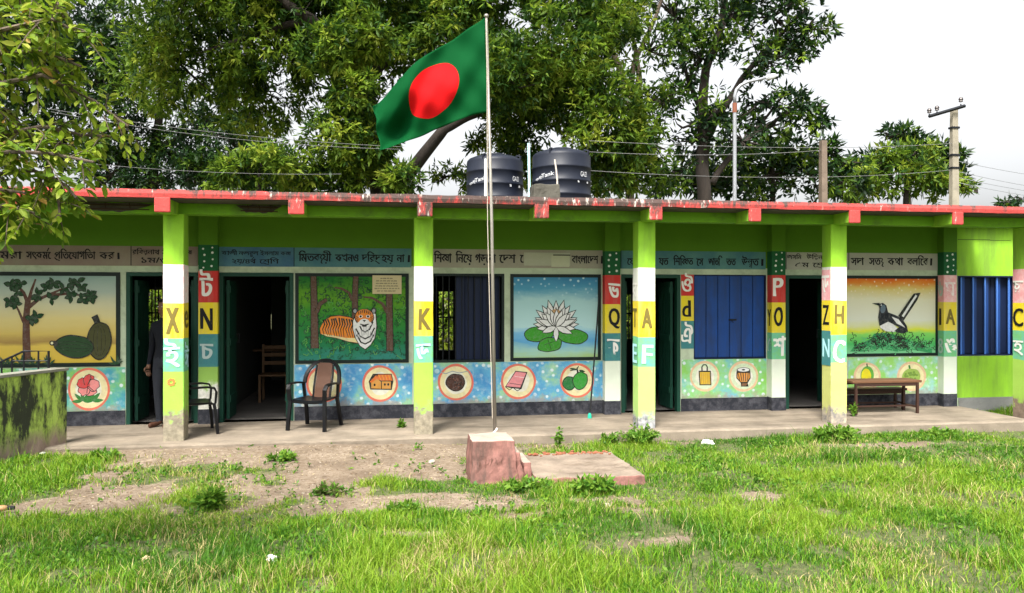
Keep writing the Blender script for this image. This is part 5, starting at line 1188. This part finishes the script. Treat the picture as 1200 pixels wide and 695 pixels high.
def wire(label, a, b_, sag, mat=WIREP, rad=.012):
    m = MB(); a, b_ = W(*a), W(*b_); pts = []
    for k in range(17): t = k/16; p = a.lerp(b_, t); p.z -= sag*4*t*(1-t); pts.append(p)
    m.tube(pts, rad, mat, 4); tag(m.build('power_line'), label, 'wire', 'power lines above the roof')
wire('upper of the two pale wires crossing the dark trees on the left', (60, 128, 17), (470, 172, 17), .12, WIREP, .0045)
wire('lower of the two pale wires crossing the dark trees on the left', (60, 131, 17), (470, 175, 17), .16, WIREP, .0045)
wire('faint wire just above the roof edge at the left', (60, 187, 17), (400, 204, 17), .1, WIREP, .004)
wire('upper wire running from the tanks toward the concrete post', (690, 165, 18), (1118, 168, 26), .15, WIREP, .007)
wire('middle wire running from the tanks toward the concrete post', (690, 178, 18), (964, 176, 22), .1, WIREP, .007)
wire('lower wire running from the lamp toward the utility pole', (690, 200, 18), (1118, 199, 26), .2, WIREP, .007)
for k, (y0, y1, lb) in enumerate(((188, 206, 'topmost'), (200, 221, 'second'), (207, 226, 'third'), (213, 231, 'lowest'))):
    wire(lb+' of the wires sloping down from the utility pole to the right edge', (1118, y0, 26), (1290, y1+9, 26), .08, plain('grey_wire', (.22, .23, .25), .6), .009)
# ---------------------------------------------------------------- things on the veranda
BLKP = plain('black_plastic', (.004, .004, .005), .38); BRNP = paint('brown_chair_splat', (.085, .040, .024), .25, 12, .45)
def strip(mb, pts, wv, th, mat):
    """flat bar of width vector wv and thickness th along a path"""
    pts = [Vector(p) for p in pts]; vs = []; n = len(pts); wv = Vector(wv)
    for i, p in enumerate(pts):
        t = (pts[min(i+1, n-1)]-pts[max(i-1, 0)]).normalized(); w_ = (wv-t*wv.dot(t)); nn = t.cross(w_).normalized()*th/2
        vs += [p+w_/2+nn, p-w_/2+nn, p-w_/2-nn, p+w_/2-nn]
    fs = [(4*i+k, 4*i+(k+1) % 4, 4*i+4+(k+1) % 4, 4*i+4+k) for i in range(n-1) for k in range(4)]+[(3, 2, 1, 0), (4*n-4, 4*n-3, 4*n-2, 4*n-1)]
    mb.raw(vs, fs, mat)
def chair(label, loc, facing):
    o = empty('plastic_chair', label, 'chair', 'black plastic armchairs on the veranda', loc=loc, rz=math.atan2(facing[1], facing[0])+math.pi/2)   # local -Y is the front
    H, A, T = .37, .565, .83
    m = MB(); nx_, ny_ = 8, 8; vs = []
    for j in range(ny_+1):
        for i in range(nx_+1):
            u, v = i/nx_*2-1, j/ny_*2-1; wd = .215-.02*max(0, v); x = u*wd; y = v*.21; z = H-.018*(1-u*u)*(1-v*v)+.012*u*u-(.02 if v < -.9 else 0); vs.append((x, y, z))
    nt = len(vs); vs += [(x, y, z-.022) for x, y, z in vs]; fs = []
    for j in range(ny_):
        for i in range(nx_):
            a = j*(nx_+1)+i; q = (a, a+1, a+nx_+2, a+nx_+1); fs.append(q); fs.append(tuple(k+nt for k in q[::-1]))
    edge = [i for i in range(nx_+1)]+[(j+1)*(nx_+1)-1 for j in range(1, ny_+1)]+[ny_*(nx_+1)+i for i in range(nx_-1, -1, -1)]+[j*(nx_+1) for j in range(ny_-1, 0, -1)]
    for k in range(len(edge)): a, b_ = edge[k], edge[(k+1) % len(edge)]; fs.append((b_, a, a+nt, b_+nt))
    m.raw(vs, fs, BLKP); m.build('seat', o, smooth=False)
    arch = []
    for k in range(19):
        a = math.pi*k/18; x = .235*math.cos(a); zz = A-.02+(T-A+.02)*math.sin(a)**.8 if 0 < k < 18 else A-.02; yb = .19+.13*(zz-H)/(T-H); arch.append((x, yb-.05*abs(math.cos(a))**3, zz))
    bf = MB(); strip(bf, arch, (0, .045, 0), .038, BLKP); 
    back = bf.build('back_frame', o)
    m = MB(); pts = [(0, .185, H-.01), (0, .215, H+.12), (0, .26, .62), (0, .305, T-.035)]; strip(m, pts, (.20, 0, 0), .012, BRNP); m.build('backrest', o)
    m = MB()
    for sx in (-1, 1): strip(m, [(sx*.115, .185, H-.01), (sx*.118, .215, H+.12), (sx*.12, .26, .62), (sx*.115, .30, T-.06)], (.018, 0, 0), .02, BLKP)
    m.build('back_rails', o)
    for sx in (-1, 1):
        m = MB(); strip(m, [(sx*.238, .17, A-.02), (sx*.255, .05, A), (sx*.258, -.12, A+.004), (sx*.25, -.20, A-.012), (sx*.24, -.225, A-.06), (sx*.23, -.215, H)], (.05*1, 0, 0), .022, BLKP); m.build('armrest', o)
        m = MB(); strip(m, [(sx*.225, -.20, H), (sx*.238, -.225, .18), (sx*.245, -.24, 0)], (.042, 0, 0), .034, BLKP); m.build('leg', o)
        m = MB(); strip(m, [(sx*.215, .18, H), (sx*.225, .225, .18), (sx*.235, .27, 0)], (.04, 0, 0), .034, BLKP); m.build('leg', o)
        m = MB(); strip(m, [(sx*.237, .165, A-.02), (sx*.225, .18, H)], (.035, 0, 0), .03, BLKP); m.build('arm_support', o)
    return o
q = W(369, 347.5, 9.95); chair('black plastic armchair with a brown back in front of the blue painted panel', (q.x, q.y, 0), (-.36, -.93))
q = W(231, 347.5, 9.62); chair('black plastic armchair partly hidden behind the column marked X, seen from its side', (q.x-.04, q.y+.02, 0), (.88, .30))
WOODT = paint('worn_bench_wood', (.13, .065, .035), .35, 9, .6); FRAME = plain('rusty_frame', (.045, .022, .016), .6)
def bench(name, label, x0, x1, y0, y1, h, topm, th=.035):
    o = empty(name, label, 'bench' if name == 'low_bench' else 'desk', None, loc=((x0+x1)/2, (y0+y1)/2, 0)); cx, cy = o.location.x, o.location.y
    m = MB(); k = 3 if y1-y0 > .28 else 2
    for i in range(k): a = y0+(y1-y0)*i/k; m.bbox(x0-.06-cx, x1+.06-cx, a+.002-cy, a+(y1-y0)/k-.002-cy, h-th, h, topm, .006)
    m.build('top', o)
    for x in (x0, x1):
        for y in (y0+.02, y1-.02): m = MB(); m.box(x-.016-cx, x+.016-cx, y-.016-cy, y+.016-cy, 0, h-th-.001, FRAME); m.build('leg', o)
    m = MB()
    for x in (x0, x1): m.box(x-.010-cx, x+.010-cx, y0+.037-cy, y1-.037-cy, .08, .105, FRAME)
    m.box(x0+.011-cx, x1-.011-cx, (y0+y1)/2-.012-cy, (y0+y1)/2+.012-cy, .082, .103, FRAME)
    for y in (y0+.02, y1-.02): m.box(x0+.017-cx, x1-.017-cx, y-.008-cy, y+.008-cy, h-th-.045, h-th-.002, FRAME)
    m.build('frame', o); return o
bench('school_desk', 'brown wooden school desk with dark legs below the bird mural', XY(1003, 10.18), XY(1075, 10.18), 10.16, 10.50, .47, WOODT)
bench('low_bench', 'low dark bench standing against the wall behind the brown desk', XY(978, 10.62), XY(1056, 10.62), 10.56, 10.78, .31, plain('dark_bench_wood', (.035, .02, .014), .6))
# school furniture in the dark rooms
for px_, lab in ((322, 'wooden classroom chair dimly seen inside the second doorway'),):
    o = empty('classroom_chair', lab, 'chair', loc=(XY(px_, 12.9), 12.9, .012)); wdm = plain('pale_classroom_wood', (.16, .09, .045), .6)
    m = MB(); m.bbox(-.22, .22, -.2, .2, .40, .43, wdm, .006); m.build('seat', o)
    m = MB()
    for zz in (.55, .68, .8): m.bbox(-.2, .2, .185, .205, zz, zz+.06, wdm, .004)
    m.build('backrest', o)
    for sx in (-1, 1):
        m = MB(); m.box(sx*.2-.018, sx*.2+.018, .17, .206, 0, .88, wdm); m.build('leg', o); m = MB(); m.box(sx*.2-.018, sx*.2+.018, -.2, -.165, 0, .399, wdm); m.build('leg', o)
o = empty('classroom_desk', 'wooden classroom desk dimly seen deep inside the second doorway', 'desk', loc=(XY(300, 14.2), 14.2, .012))
m = MB(); m.bbox(-.6, .6, -.2, .2, .70, .735, wdm, .006); m.build('top', o)
for sx in (-1, 1):
    for sy in (-1, 1): m = MB(); m.box(sx*.55-.025, sx*.55+.025, sy*.16-.025, sy*.16+.025, 0, .70, wdm); m.build('leg', o)
# stick
m = MB(); a, b_ = P(703.5, 325, 10.80), P(691, 484, 10.45); b_.z = .02; m.tube([b_, b_.lerp(a, .5)+Vector((.004, 0, 0)), a], [.012, .011, .009], plain('black_stick', (.012, .012, .014), .5), 8)
st_o = empty('mop', 'thin black mop stick leaning on the wall beside the lily mural, green foot', 'mop', loc=tuple(b_)); rel(m, 'handle', st_o)
m = MB(); m.lathe([(.012, .0), (.03, .0), (.026, .04), (.014, .07)], b_-Vector((0, 0, .018)), plain('green_plastic', (.02, .38, .26), .4), 12); rel(m, 'green_foot', st_o)
# ---------------------------------------------------------------- mossy side wall and rail at the left
A_, B_ = Vector((-3.55, 9.62, 0)), Vector((-3.88, 8.86, 0)); d = (A_-B_).normalized(); nrm = Vector((d.y, -d.x, 0))
mw, n, l, b = nodes('mossy_lime_wall')
f = tex_noise(n, l, 2.6, 7, .7, stretch=(1.6, 1.6, .45)); f2 = tex_noise(n, l, 14, 8, .72, stretch=(1.3, 1.3, .6)); zf = zfac(n, l, -.12, .80)
s = math_(n, l, 'ADD', math_(n, l, 'MULTIPLY', f, .72), math_(n, l, 'MULTIPLY', f2, .28))
c = mixc(n, l, f2, (.30, .46, .06), (.44, .56, .12))
c = mixc(n, l, ramp(n, l, s, [(.45, 0.0), (.55, 1.0)]), c, (.024, .030, .015))
lowk = math_(n, l, 'ADD', zf, math_(n, l, 'MULTIPLY', math_(n, l, 'SUBTRACT', f, .5), 1.1))
c = mixc(n, l, ramp(n, l, lowk, [(.14, 1.0), (.36, 0.0)]), c, mixc(n, l, f2, (.11, .075, .055), (.36, .27, .22)))
l.new(c, b.inputs['Base Color']); b.inputs['Roughness'].default_value = .95; bump(n, l, b, f2, .6, .015)
lw_ = empty('side_wall', 'low lime painted wall blackened with moss beside the first mural', 'low wall', loc=(-3.72, 9.2, -.1))
def obox(mb, p, q, nrm_, th, z0, z1, mat, n_=14):
    L = (q-p); vs = []; fs = []
    for i in range(n_+1):
        c_ = p+L*i/n_
        for zz in np.linspace(z0, z1, 8): 
            j = mnoise.noise(Vector((c_.x*6, c_.y*6, zz*6)))*.006; vs.append(c_-nrm_*0+nrm_*j+Vector((0, 0, zz)))
        for zz in np.linspace(z1, z0, 8): vs.append(c_-nrm_*th+Vector((0, 0, zz)))
    for i in range(n_):
        for k in range(16): fs.append((16*i+k, 16*i+(k+1) % 16, 16*i+16+(k+1) % 16, 16*i+16+k))
    fs += [tuple(range(16)), tuple(range(16*n_+15, 16*n_-1, -1))]; mb.raw(vs, fs, mat)
far = B_-d*2.6
m = MB(); obox(m, far, A_, nrm, .16, -.3, .815, mw, 40); rel(m, 'wall', lw_)
m = MB(); obox(m, far-d*.0, A_+d*.015, nrm*1.0, .19, .8165, .845, concrete('coping_cement', (.22, .215, .18), .3, 4), 30); o = rel(m, 'coping', lw_); o.location += nrm*.014
rl = empty('hand_rail', 'black iron rail behind the mossy low wall', 'railing', loc=(-4.4, 9.9, 0))
m = MB(); yv = 10.2; ra, rb_ = P(57, 411.5, yv), P(28, 411.5, yv); rc = P(-40, 443, yv)
m.tube([(ra.x, yv, 0), ra, rb_, rc], .014, IRON, 6); rel(m, 'top_rail', rl)
for px_, py_ in ((45, 411.5), (28, 411.5), (14, 418), (2, 424)): m = MB(); p = P(px_, py_, yv); m.tube([p, (p.x, yv, 0)], .010, IRON, 6); rel(m, 'baluster', rl)
m = MB(); p = P(57, 423, yv); m.tube([p, P(14, 423, yv)], .009, IRON, 6); rel(m, 'lower_rail', rl)

# ---------------------------------------------------------------- person standing in the first doorway, behind the column
SKIN = plain('skin', (.13, .068, .042), .55); JEANS = paint('dark_jeans', (.014, .016, .022), .3, 30, .9); SHIRT = paint('dark_shirt', (.005, .006, .010), .2, 20, .9); SHOE = plain('brown_leather', (.07, .03, .018), .5); HAIR = plain('black_hair', (.008, .007, .006), .5)
pp = W(193.5, 347.5, 10.05); PS = .985
per = empty('person', 'person in dark shirt, dark jeans and brown shoes standing in the doorway behind the column', 'person', loc=(pp.x, pp.y, 0), rz=R(-28))
# joints (facing -Y): name: (x, y, z, rx, ry)
J = [(0, 0, .86, .145, .105), (0, .0, 1.00, .125, .095), (0, .01, 1.16, .15, .105), (0, .015, 1.30, .155, .095), (0, .01, 1.385, .055, .055), (0, -.005, 1.44, .052, .055), (0, -.015, 1.50, .070, .082), (0, -.01, 1.575, .076, .092), (0, -.005, 1.63, .05, .06)]
E_ = [(i, i+1) for i in range(8)]
def chain(start, pts):
    p = start
    for q in pts: J.append(q); E_.append((p, len(J)-1)); p = len(J)-1
    return p
for sx in (-1, 1):
    chain(0, [(sx*.085, .0, .80, .088, .095), (sx*.09, -.01, .62, .078, .085), (sx*.095, -.015, .46, .060, .064), (sx*.10, .005, .30, .058, .064), (sx*.10, .015, .11, .046, .05), (sx*.102, .01, .055, .04, .048), (sx*.11, -.085, .035, .042, .034), (sx*.115, -.16, .028, .034, .024)])
    chain(3, [(sx*.175, .015, 1.30, .062, .06), (sx*.215, .02, 1.17, .050, .05), (sx*.232, .03, 1.03, .042, .042), (sx*.235, .0, .90, .036, .036), (sx*.235, -.03, .80, .026, .028), (sx*.235, -.045, .735, .022, .036)])
me = bpy.data.meshes.new('body'); me.from_pydata([(a*PS, b_*PS, c*PS) for a, b_, c, _, _ in J], E_, [])
bo = bpy.data.objects.new('body', me); col.objects.link(bo)
sk = bo.modifiers.new('skin', 'SKIN'); sk.use_smooth_shade = True
bpy.context.view_layer.update()
for i, v in enumerate(me.skin_vertices[0].data): v.radius = (J[i][3]*PS, J[i][4]*PS); v.use_root = (i == 0)
sb = bo.modifiers.new('sub', 'SUBSURF'); sb.levels = 2; sb.render_levels = 2
bpy.context.view_layer.update()
m2 = bpy.data.meshes.new_from_object(bo.evaluated_get(bpy.context.evaluated_depsgraph_get()))
bpy.data.objects.remove(bo); m2.name = 'body'
for mm in (SKIN, JEANS, SHIRT, SHOE): m2.materials.append(mm)
# face: pull the nose and chin, dent the eyes
for v in m2.vertices:
    x, y, z = v.co
    if z > 1.42*PS and y < -.03:
        v.co.y -= .020*math.exp(-((x/.014)**2+((z-1.515*PS)/.022)**2)); v.co.y += .010*math.exp(-(((abs(x)-.032)/.014)**2+((z-1.545*PS)/.013)**2)); v.co.y -= .008*math.exp(-((x/.03)**2+((z-1.455*PS)/.016)**2))
for p in m2.polygons:
    c = p.center/PS; arm = abs(c.x) > .165
    p.material_index = 3 if (c.z < .07 and not arm) else (0 if arm and c.z < .80 else 1 if (c.z < .90 and not arm) else 2 if c.z < 1.395 else 0); p.use_smooth = True
bo = bpy.data.objects.new('body', m2); col.objects.link(bo); bo.parent = per
# fingers joined to the same surface's wrist: five separate short bent tubes on each hand
for sx in (-1, 1):
    m = MB(); hx, hy, hz = sx*.235, -.045, .735
    for k, (L, dy) in enumerate(((.075, -.03), (.085, -.010), (.080, .010), (.062, .028))):
        p0 = Vector((hx, hy+dy, hz-.005)); m.tube([p0*PS, (p0+Vector((-sx*.004, -.004, -L*.45)))*PS, (p0+Vector((-sx*.018, -.006, -L*.8)))*PS, (p0+Vector((-sx*.032, -.004, -L)))*PS], [.0095, .009, .008, .005], SKIN, 8)
    p0 = Vector((hx, hy-.035, hz+.03)); m.tube([p0*PS, (p0+Vector((-sx*.006, -.028, -.025)))*PS, (p0+Vector((-sx*.012, -.035, -.055)))*PS], [.011, .010, .006], SKIN, 8)
    m.build('fingers', per, smooth=True)
m = MB(); hv = []
for j in range(9):
    for k in range(16):
        th = j/8*1.75; a = 2*math.pi*k/16; cut = 1.0-(.38 if math.sin(a) < -.5 else 0)
        hv.append(((.083*math.sin(th*cut)*math.cos(a))*PS, (-.005+.100*math.sin(th*cut)*math.sin(a))*PS, (1.565+.093*math.cos(th*cut))*PS))
hf = [(j*16+k, j*16+(k+1) % 16, (j+1)*16+(k+1) % 16, (j+1)*16+k) for j in range(8) for k in range(16)]
m.raw(hv, hf, HAIR); m.build('hair', per, smooth=True)
for sx in (-1, 1):
    m = MB(); m.lathe([(.002, -.008), (.009, -.004), (.0095, .003), (.002, .008)], (sx*.032*PS, -.088*PS, 1.545*PS), plain('eye_white', (.6, .6, .58), .3), 10); m.lathe([(.001, -.004), (.0045, 0), (.001, .004)], (sx*.032*PS, -.0965*PS, 1.545*PS), HAIR, 8); m.build('eye', per, smooth=True)
    m = MB(); m.tube([(sx*.078*PS, .01*PS, 1.51*PS), (sx*.089*PS, .02*PS, 1.525*PS), (sx*.090*PS, .02*PS, 1.55*PS), (sx*.079*PS, .008*PS, 1.565*PS)], [.006, .010, .010, .005], SKIN, 8); m.build('ear', per, smooth=True)
m = MB(); m.tube([(-.024*PS, -.093*PS, 1.48*PS), (0, -.102*PS, 1.479*PS), (.024*PS, -.093*PS, 1.48*PS)], [.003, .0065, .003], plain('lips', (.18, .07, .055), .5), 8); m.build('mouth', per, smooth=True)
# ---------------------------------------------------------------- weeds, litter and small things on the ground
def weed(label, px_, py_, rad, h, nst, mats, name='weed', L=.05, z=None, seed=1, group=None):
    c = G(px_, py_); c.z = float(gz(c.x, c.y)) if z is None else z; r = random.Random(seed); rg = np.random.default_rng(seed)
    o = empty(name, label, 'plant', group, loc=tuple(c)); st_ = MB(); pos = []; ax = []
    for k in range(nst):
        a = r.uniform(0, 6.28); q = r.uniform(.1, 1)**.7*rad; b0 = Vector((math.cos(a)*q*.35, math.sin(a)*q*.25, -.01)); e = Vector((math.cos(a)*q, math.sin(a)*q*.7, h*r.uniform(.5, 1)*(1-.45*q/rad)))
        st_.tube([b0, b0.lerp(e, .5)+Vector((0, 0, .02)), e], [.004, .003, .0015], mats[0], 4)
        for t in np.linspace(.25, 1, 6): pos.append(tuple(b0.lerp(e, t)+Vector((0, 0, .02*math.sin(t*3))))); ax.append((math.cos(a)*.5, math.sin(a)*.5, .6))
    st_.build('stem', o)
    Vv = fan(np.array(pos), np.array(ax), 4, L, L*.55, rg, .1, 1.1); npmesh('leaves', Vv, 4, [(0, 1, 2, 3)], mats, rg.integers(0, len(mats), len(Vv)), o); return o
WG = [leafmat('weed_green', (.05, .15, .015), (.13, .27, .03), .4), leafmat('weed_light', (.12, .24, .02), (.22, .36, .05), .45)]
weed('large leafy weed at the foot of the column marked C', 978, 517, .32, .22, 46, WG, seed=3)
weed('leafy weed growing against the foot of the column marked A', 750, 520, .26, .27, 34, WG, seed=4)
weed('small weed against the veranda edge right of the flag base', 712, 522, .12, .20, 12, WG, seed=5)
weed('thin upright weed behind the flag base', 655, 526, .05, .30, 5, WG, seed=6)
weed('broad low weed on the veranda edge below the brown desk', 1105, 512, .34, .10, 26, WG, seed=7)
weed('thin weed standing in the crack at the leg of the brown desk', 1001, 498, .05, .26, 6, WG, seed=8, z=-.02)
weed('tall grassy weed on the bare soil left of the flag base', 247, 596, .13, .19, 16, WG, L=.07, seed=9)
weed('dusty low weed on the dark soil mound', 385, 578, .22, .07, 16, [leafmat('dusty_weed', (.10, .12, .04), (.18, .19, .07), .3), WG[0]], seed=10)
weed('leafy weed at the right foot of the pink flag base', 618, 575, .22, .12, 22, WG, seed=11)
weed('leafy weed growing over the front edge of the concrete slab', 695, 578, .20, .20, 20, WG, L=.06, seed=12)
weed('sparse weed on the veranda edge in front of column K', 470, 512, .06, .14, 6, WG, seed=13, z=-.03)
for k, (x, y, lb) in enumerate(((470, 600, 'low weed in the worn soil nearest the flag base'), (120, 545, 'low weed near the foot of the mossy wall'), (330, 545, 'low weed on bare soil below the armchair'))): weed(lb, x, y, .16, .09, 14, WG, seed=20+k)
def scrap(name, label, cat, px_, py_, s, mat, seed, flatness=.35, z=None):
    c = G(px_, py_); r = random.Random(seed); bm = bmesh.new(); bmesh.ops.create_icosphere(bm, subdivisions=3, radius=s)
    for v in bm.verts:
        p = v.co.normalized(); k = 1+.55*mnoise.noise(p*1.9+Vector((seed, 0, 0)))+.25*mnoise.noise(p*5+Vector((0, seed, 0))); v.co = Vector((p.x*s*k, p.y*s*k*.7, p.z*s*k*flatness))
    bm.verts.index_update(); m = MB(); m.raw([v.co.copy() for v in bm.verts], [[v.index for v in f.verts] for f in bm.faces], mat); bm.free()
    o = m.build(name); o.location = (c.x, c.y, (float(gz(c.x, c.y)) if z is None else z)+s*flatness*.55); o.rotation_euler = (0, 0, r.uniform(0, 6)); return tag(o, label, cat)
LIT = plain('white_litter', (.75, .74, .72), .6); STN = plain('pale_stone', (.42, .38, .32), .9)
scrap('crumpled_bag', 'crumpled white plastic bag on the grass below the drum picture', 'litter', 829, 520, .07, LIT, 2, .45)
scrap('paper_scrap', 'torn white paper lying in the foreground grass on the left', 'litter', 318, 662, .045, LIT, 3, .5, None).location.z += .035
scrap('paper_scrap', 'small white scrap near the foot of the mossy wall', 'litter', 50, 540, .035, LIT, 4, .3)
scrap('stone', 'pale stone lying on the soil left of the flag base', 'stone', 506, 545, .035, STN, 5, .6)
scrap('stone', 'pale flat stone on the soil right of the mossy wall', 'stone', 112, 538, .03, LIT, 6, .4)
scrap('stone', 'small pale stone in the worn grass right of the flag slab', 'stone', 712, 592, .035, STN, 7, .5)
scrap('stone', 'tan stone in the grass near the left foreground', 'stone', 172, 655, .04, plain('tan_stone', (.45, .34, .2), .9), 8, .5)
bt = empty('bottle', 'brown stick shaped bottle with a dark cap lying at the left edge', 'bottle', loc=(0, 0, 0)); p0, p1 = G(-14, 605), G(9, 603.5); p2 = G(17, 603); 
for p in (p0, p1, p2): p.z = float(gz(p.x, p.y))+.045
m = MB(); m.tube([p0, p0.lerp(p1, .8), p1], [.026, .026, .013], plain('brown_bottle', (.32, .19, .09), .4), 12); m.build('glass', bt, smooth=True)
m = MB(); m.tube([p1, p2], .017, BLACK, 10); m.build('cap', bt)
# low broad leaved ground cover mixed into the turf
rg = np.random.default_rng(15); N = 9000; x = rg.uniform(-5.5, 8, N); y = rg.uniform(4.0, 9.2, N); cl = fbm(x, y, 2.2, 71, 3)
ok = (cl > .55) & (rg.uniform(0, 1, N) > bare(x, y)*.8)
for p in (PLIN, SLABR): ok &= ~((x > p[0]) & (x < p[1]) & (y > p[2]) & (y < p[3]))
x, y = x[ok], y[ok]; ctr = np.stack([x, y, gz(x, y)+rg.uniform(.01, .05, len(x))], -1); ax = np.zeros_like(ctr); ax[:, 2] = .5
Vv = fan(ctr, ax, 5, .034, .024, rg, .1, 1.2)
tag(npmesh('ground_cover', Vv, 4, [(0, 1, 2, 3)], [WG[0], WG[1], GR[3]], rg.integers(0, 3, len(Vv))), kind='stuff')
# pebbles
rg = np.random.default_rng(25); N = 2600; x = rg.uniform(-5.5, 5, N); y = rg.uniform(6.0, 9.25, N); ok = rg.uniform(0, 1, N) < bare(x, y)**1.5; x, y = x[ok], y[ok]; s = rg.uniform(.003, .013, len(x))
oct_ = np.array([[1, 0, 0], [0, 1, 0], [-1, 0, 0], [0, -1, 0], [.5, .5, .7], [-.5, .5, .7], [-.5, -.5, .7], [.5, -.5, .7]])
Vv = np.stack([x, y, gz(x, y)-.002], -1)[:, None, :]+oct_[None]*s[:, None, None]*rg.uniform(.6, 1.3, (len(x), 8, 3))
tag(npmesh('pebbles', Vv, 8, [(0, 1, 5, 4), (1, 2, 6, 5), (2, 3, 7, 6), (3, 0, 4, 7), (4, 5, 6, 7)], [plain('pebble', (.33, .28, .22), .9), plain('dark_pebble', (.12, .09, .07), .9)], rg.integers(0, 2, len(Vv))), kind='stuff')
# fallen dry leaves and crumbs of soil scattered on the worn ground
rg = np.random.default_rng(5); N = 5200; x = rg.uniform(-6, 5, N); y = rg.uniform(6.0, 9.28, N); ok = rg.uniform(0, 1, N) < bare(x, y)*.9+.03; x, y = x[ok], y[ok]
ctr = np.stack([x, y, gz(x, y)+.004], -1); ax = np.zeros_like(ctr); ax[:, 2] = .1
Vv = fan(ctr, ax, 1, .035, .016, rg, .0, 1.2); Vv[:, :, 2] = ctr[:, None, 2]+np.abs(Vv[:, :, 2]-ctr[:, None, 2])*.25
tag(npmesh('leaf_litter', Vv, 4, [(0, 1, 2, 3)], [plain('dry_leaf', (.16, .10, .05), .9), plain('pale_straw', (.42, .34, .2), .9), plain('soil_crumb', (.09, .06, .04), .95)], rg.integers(0, 3, len(Vv))), kind='stuff')
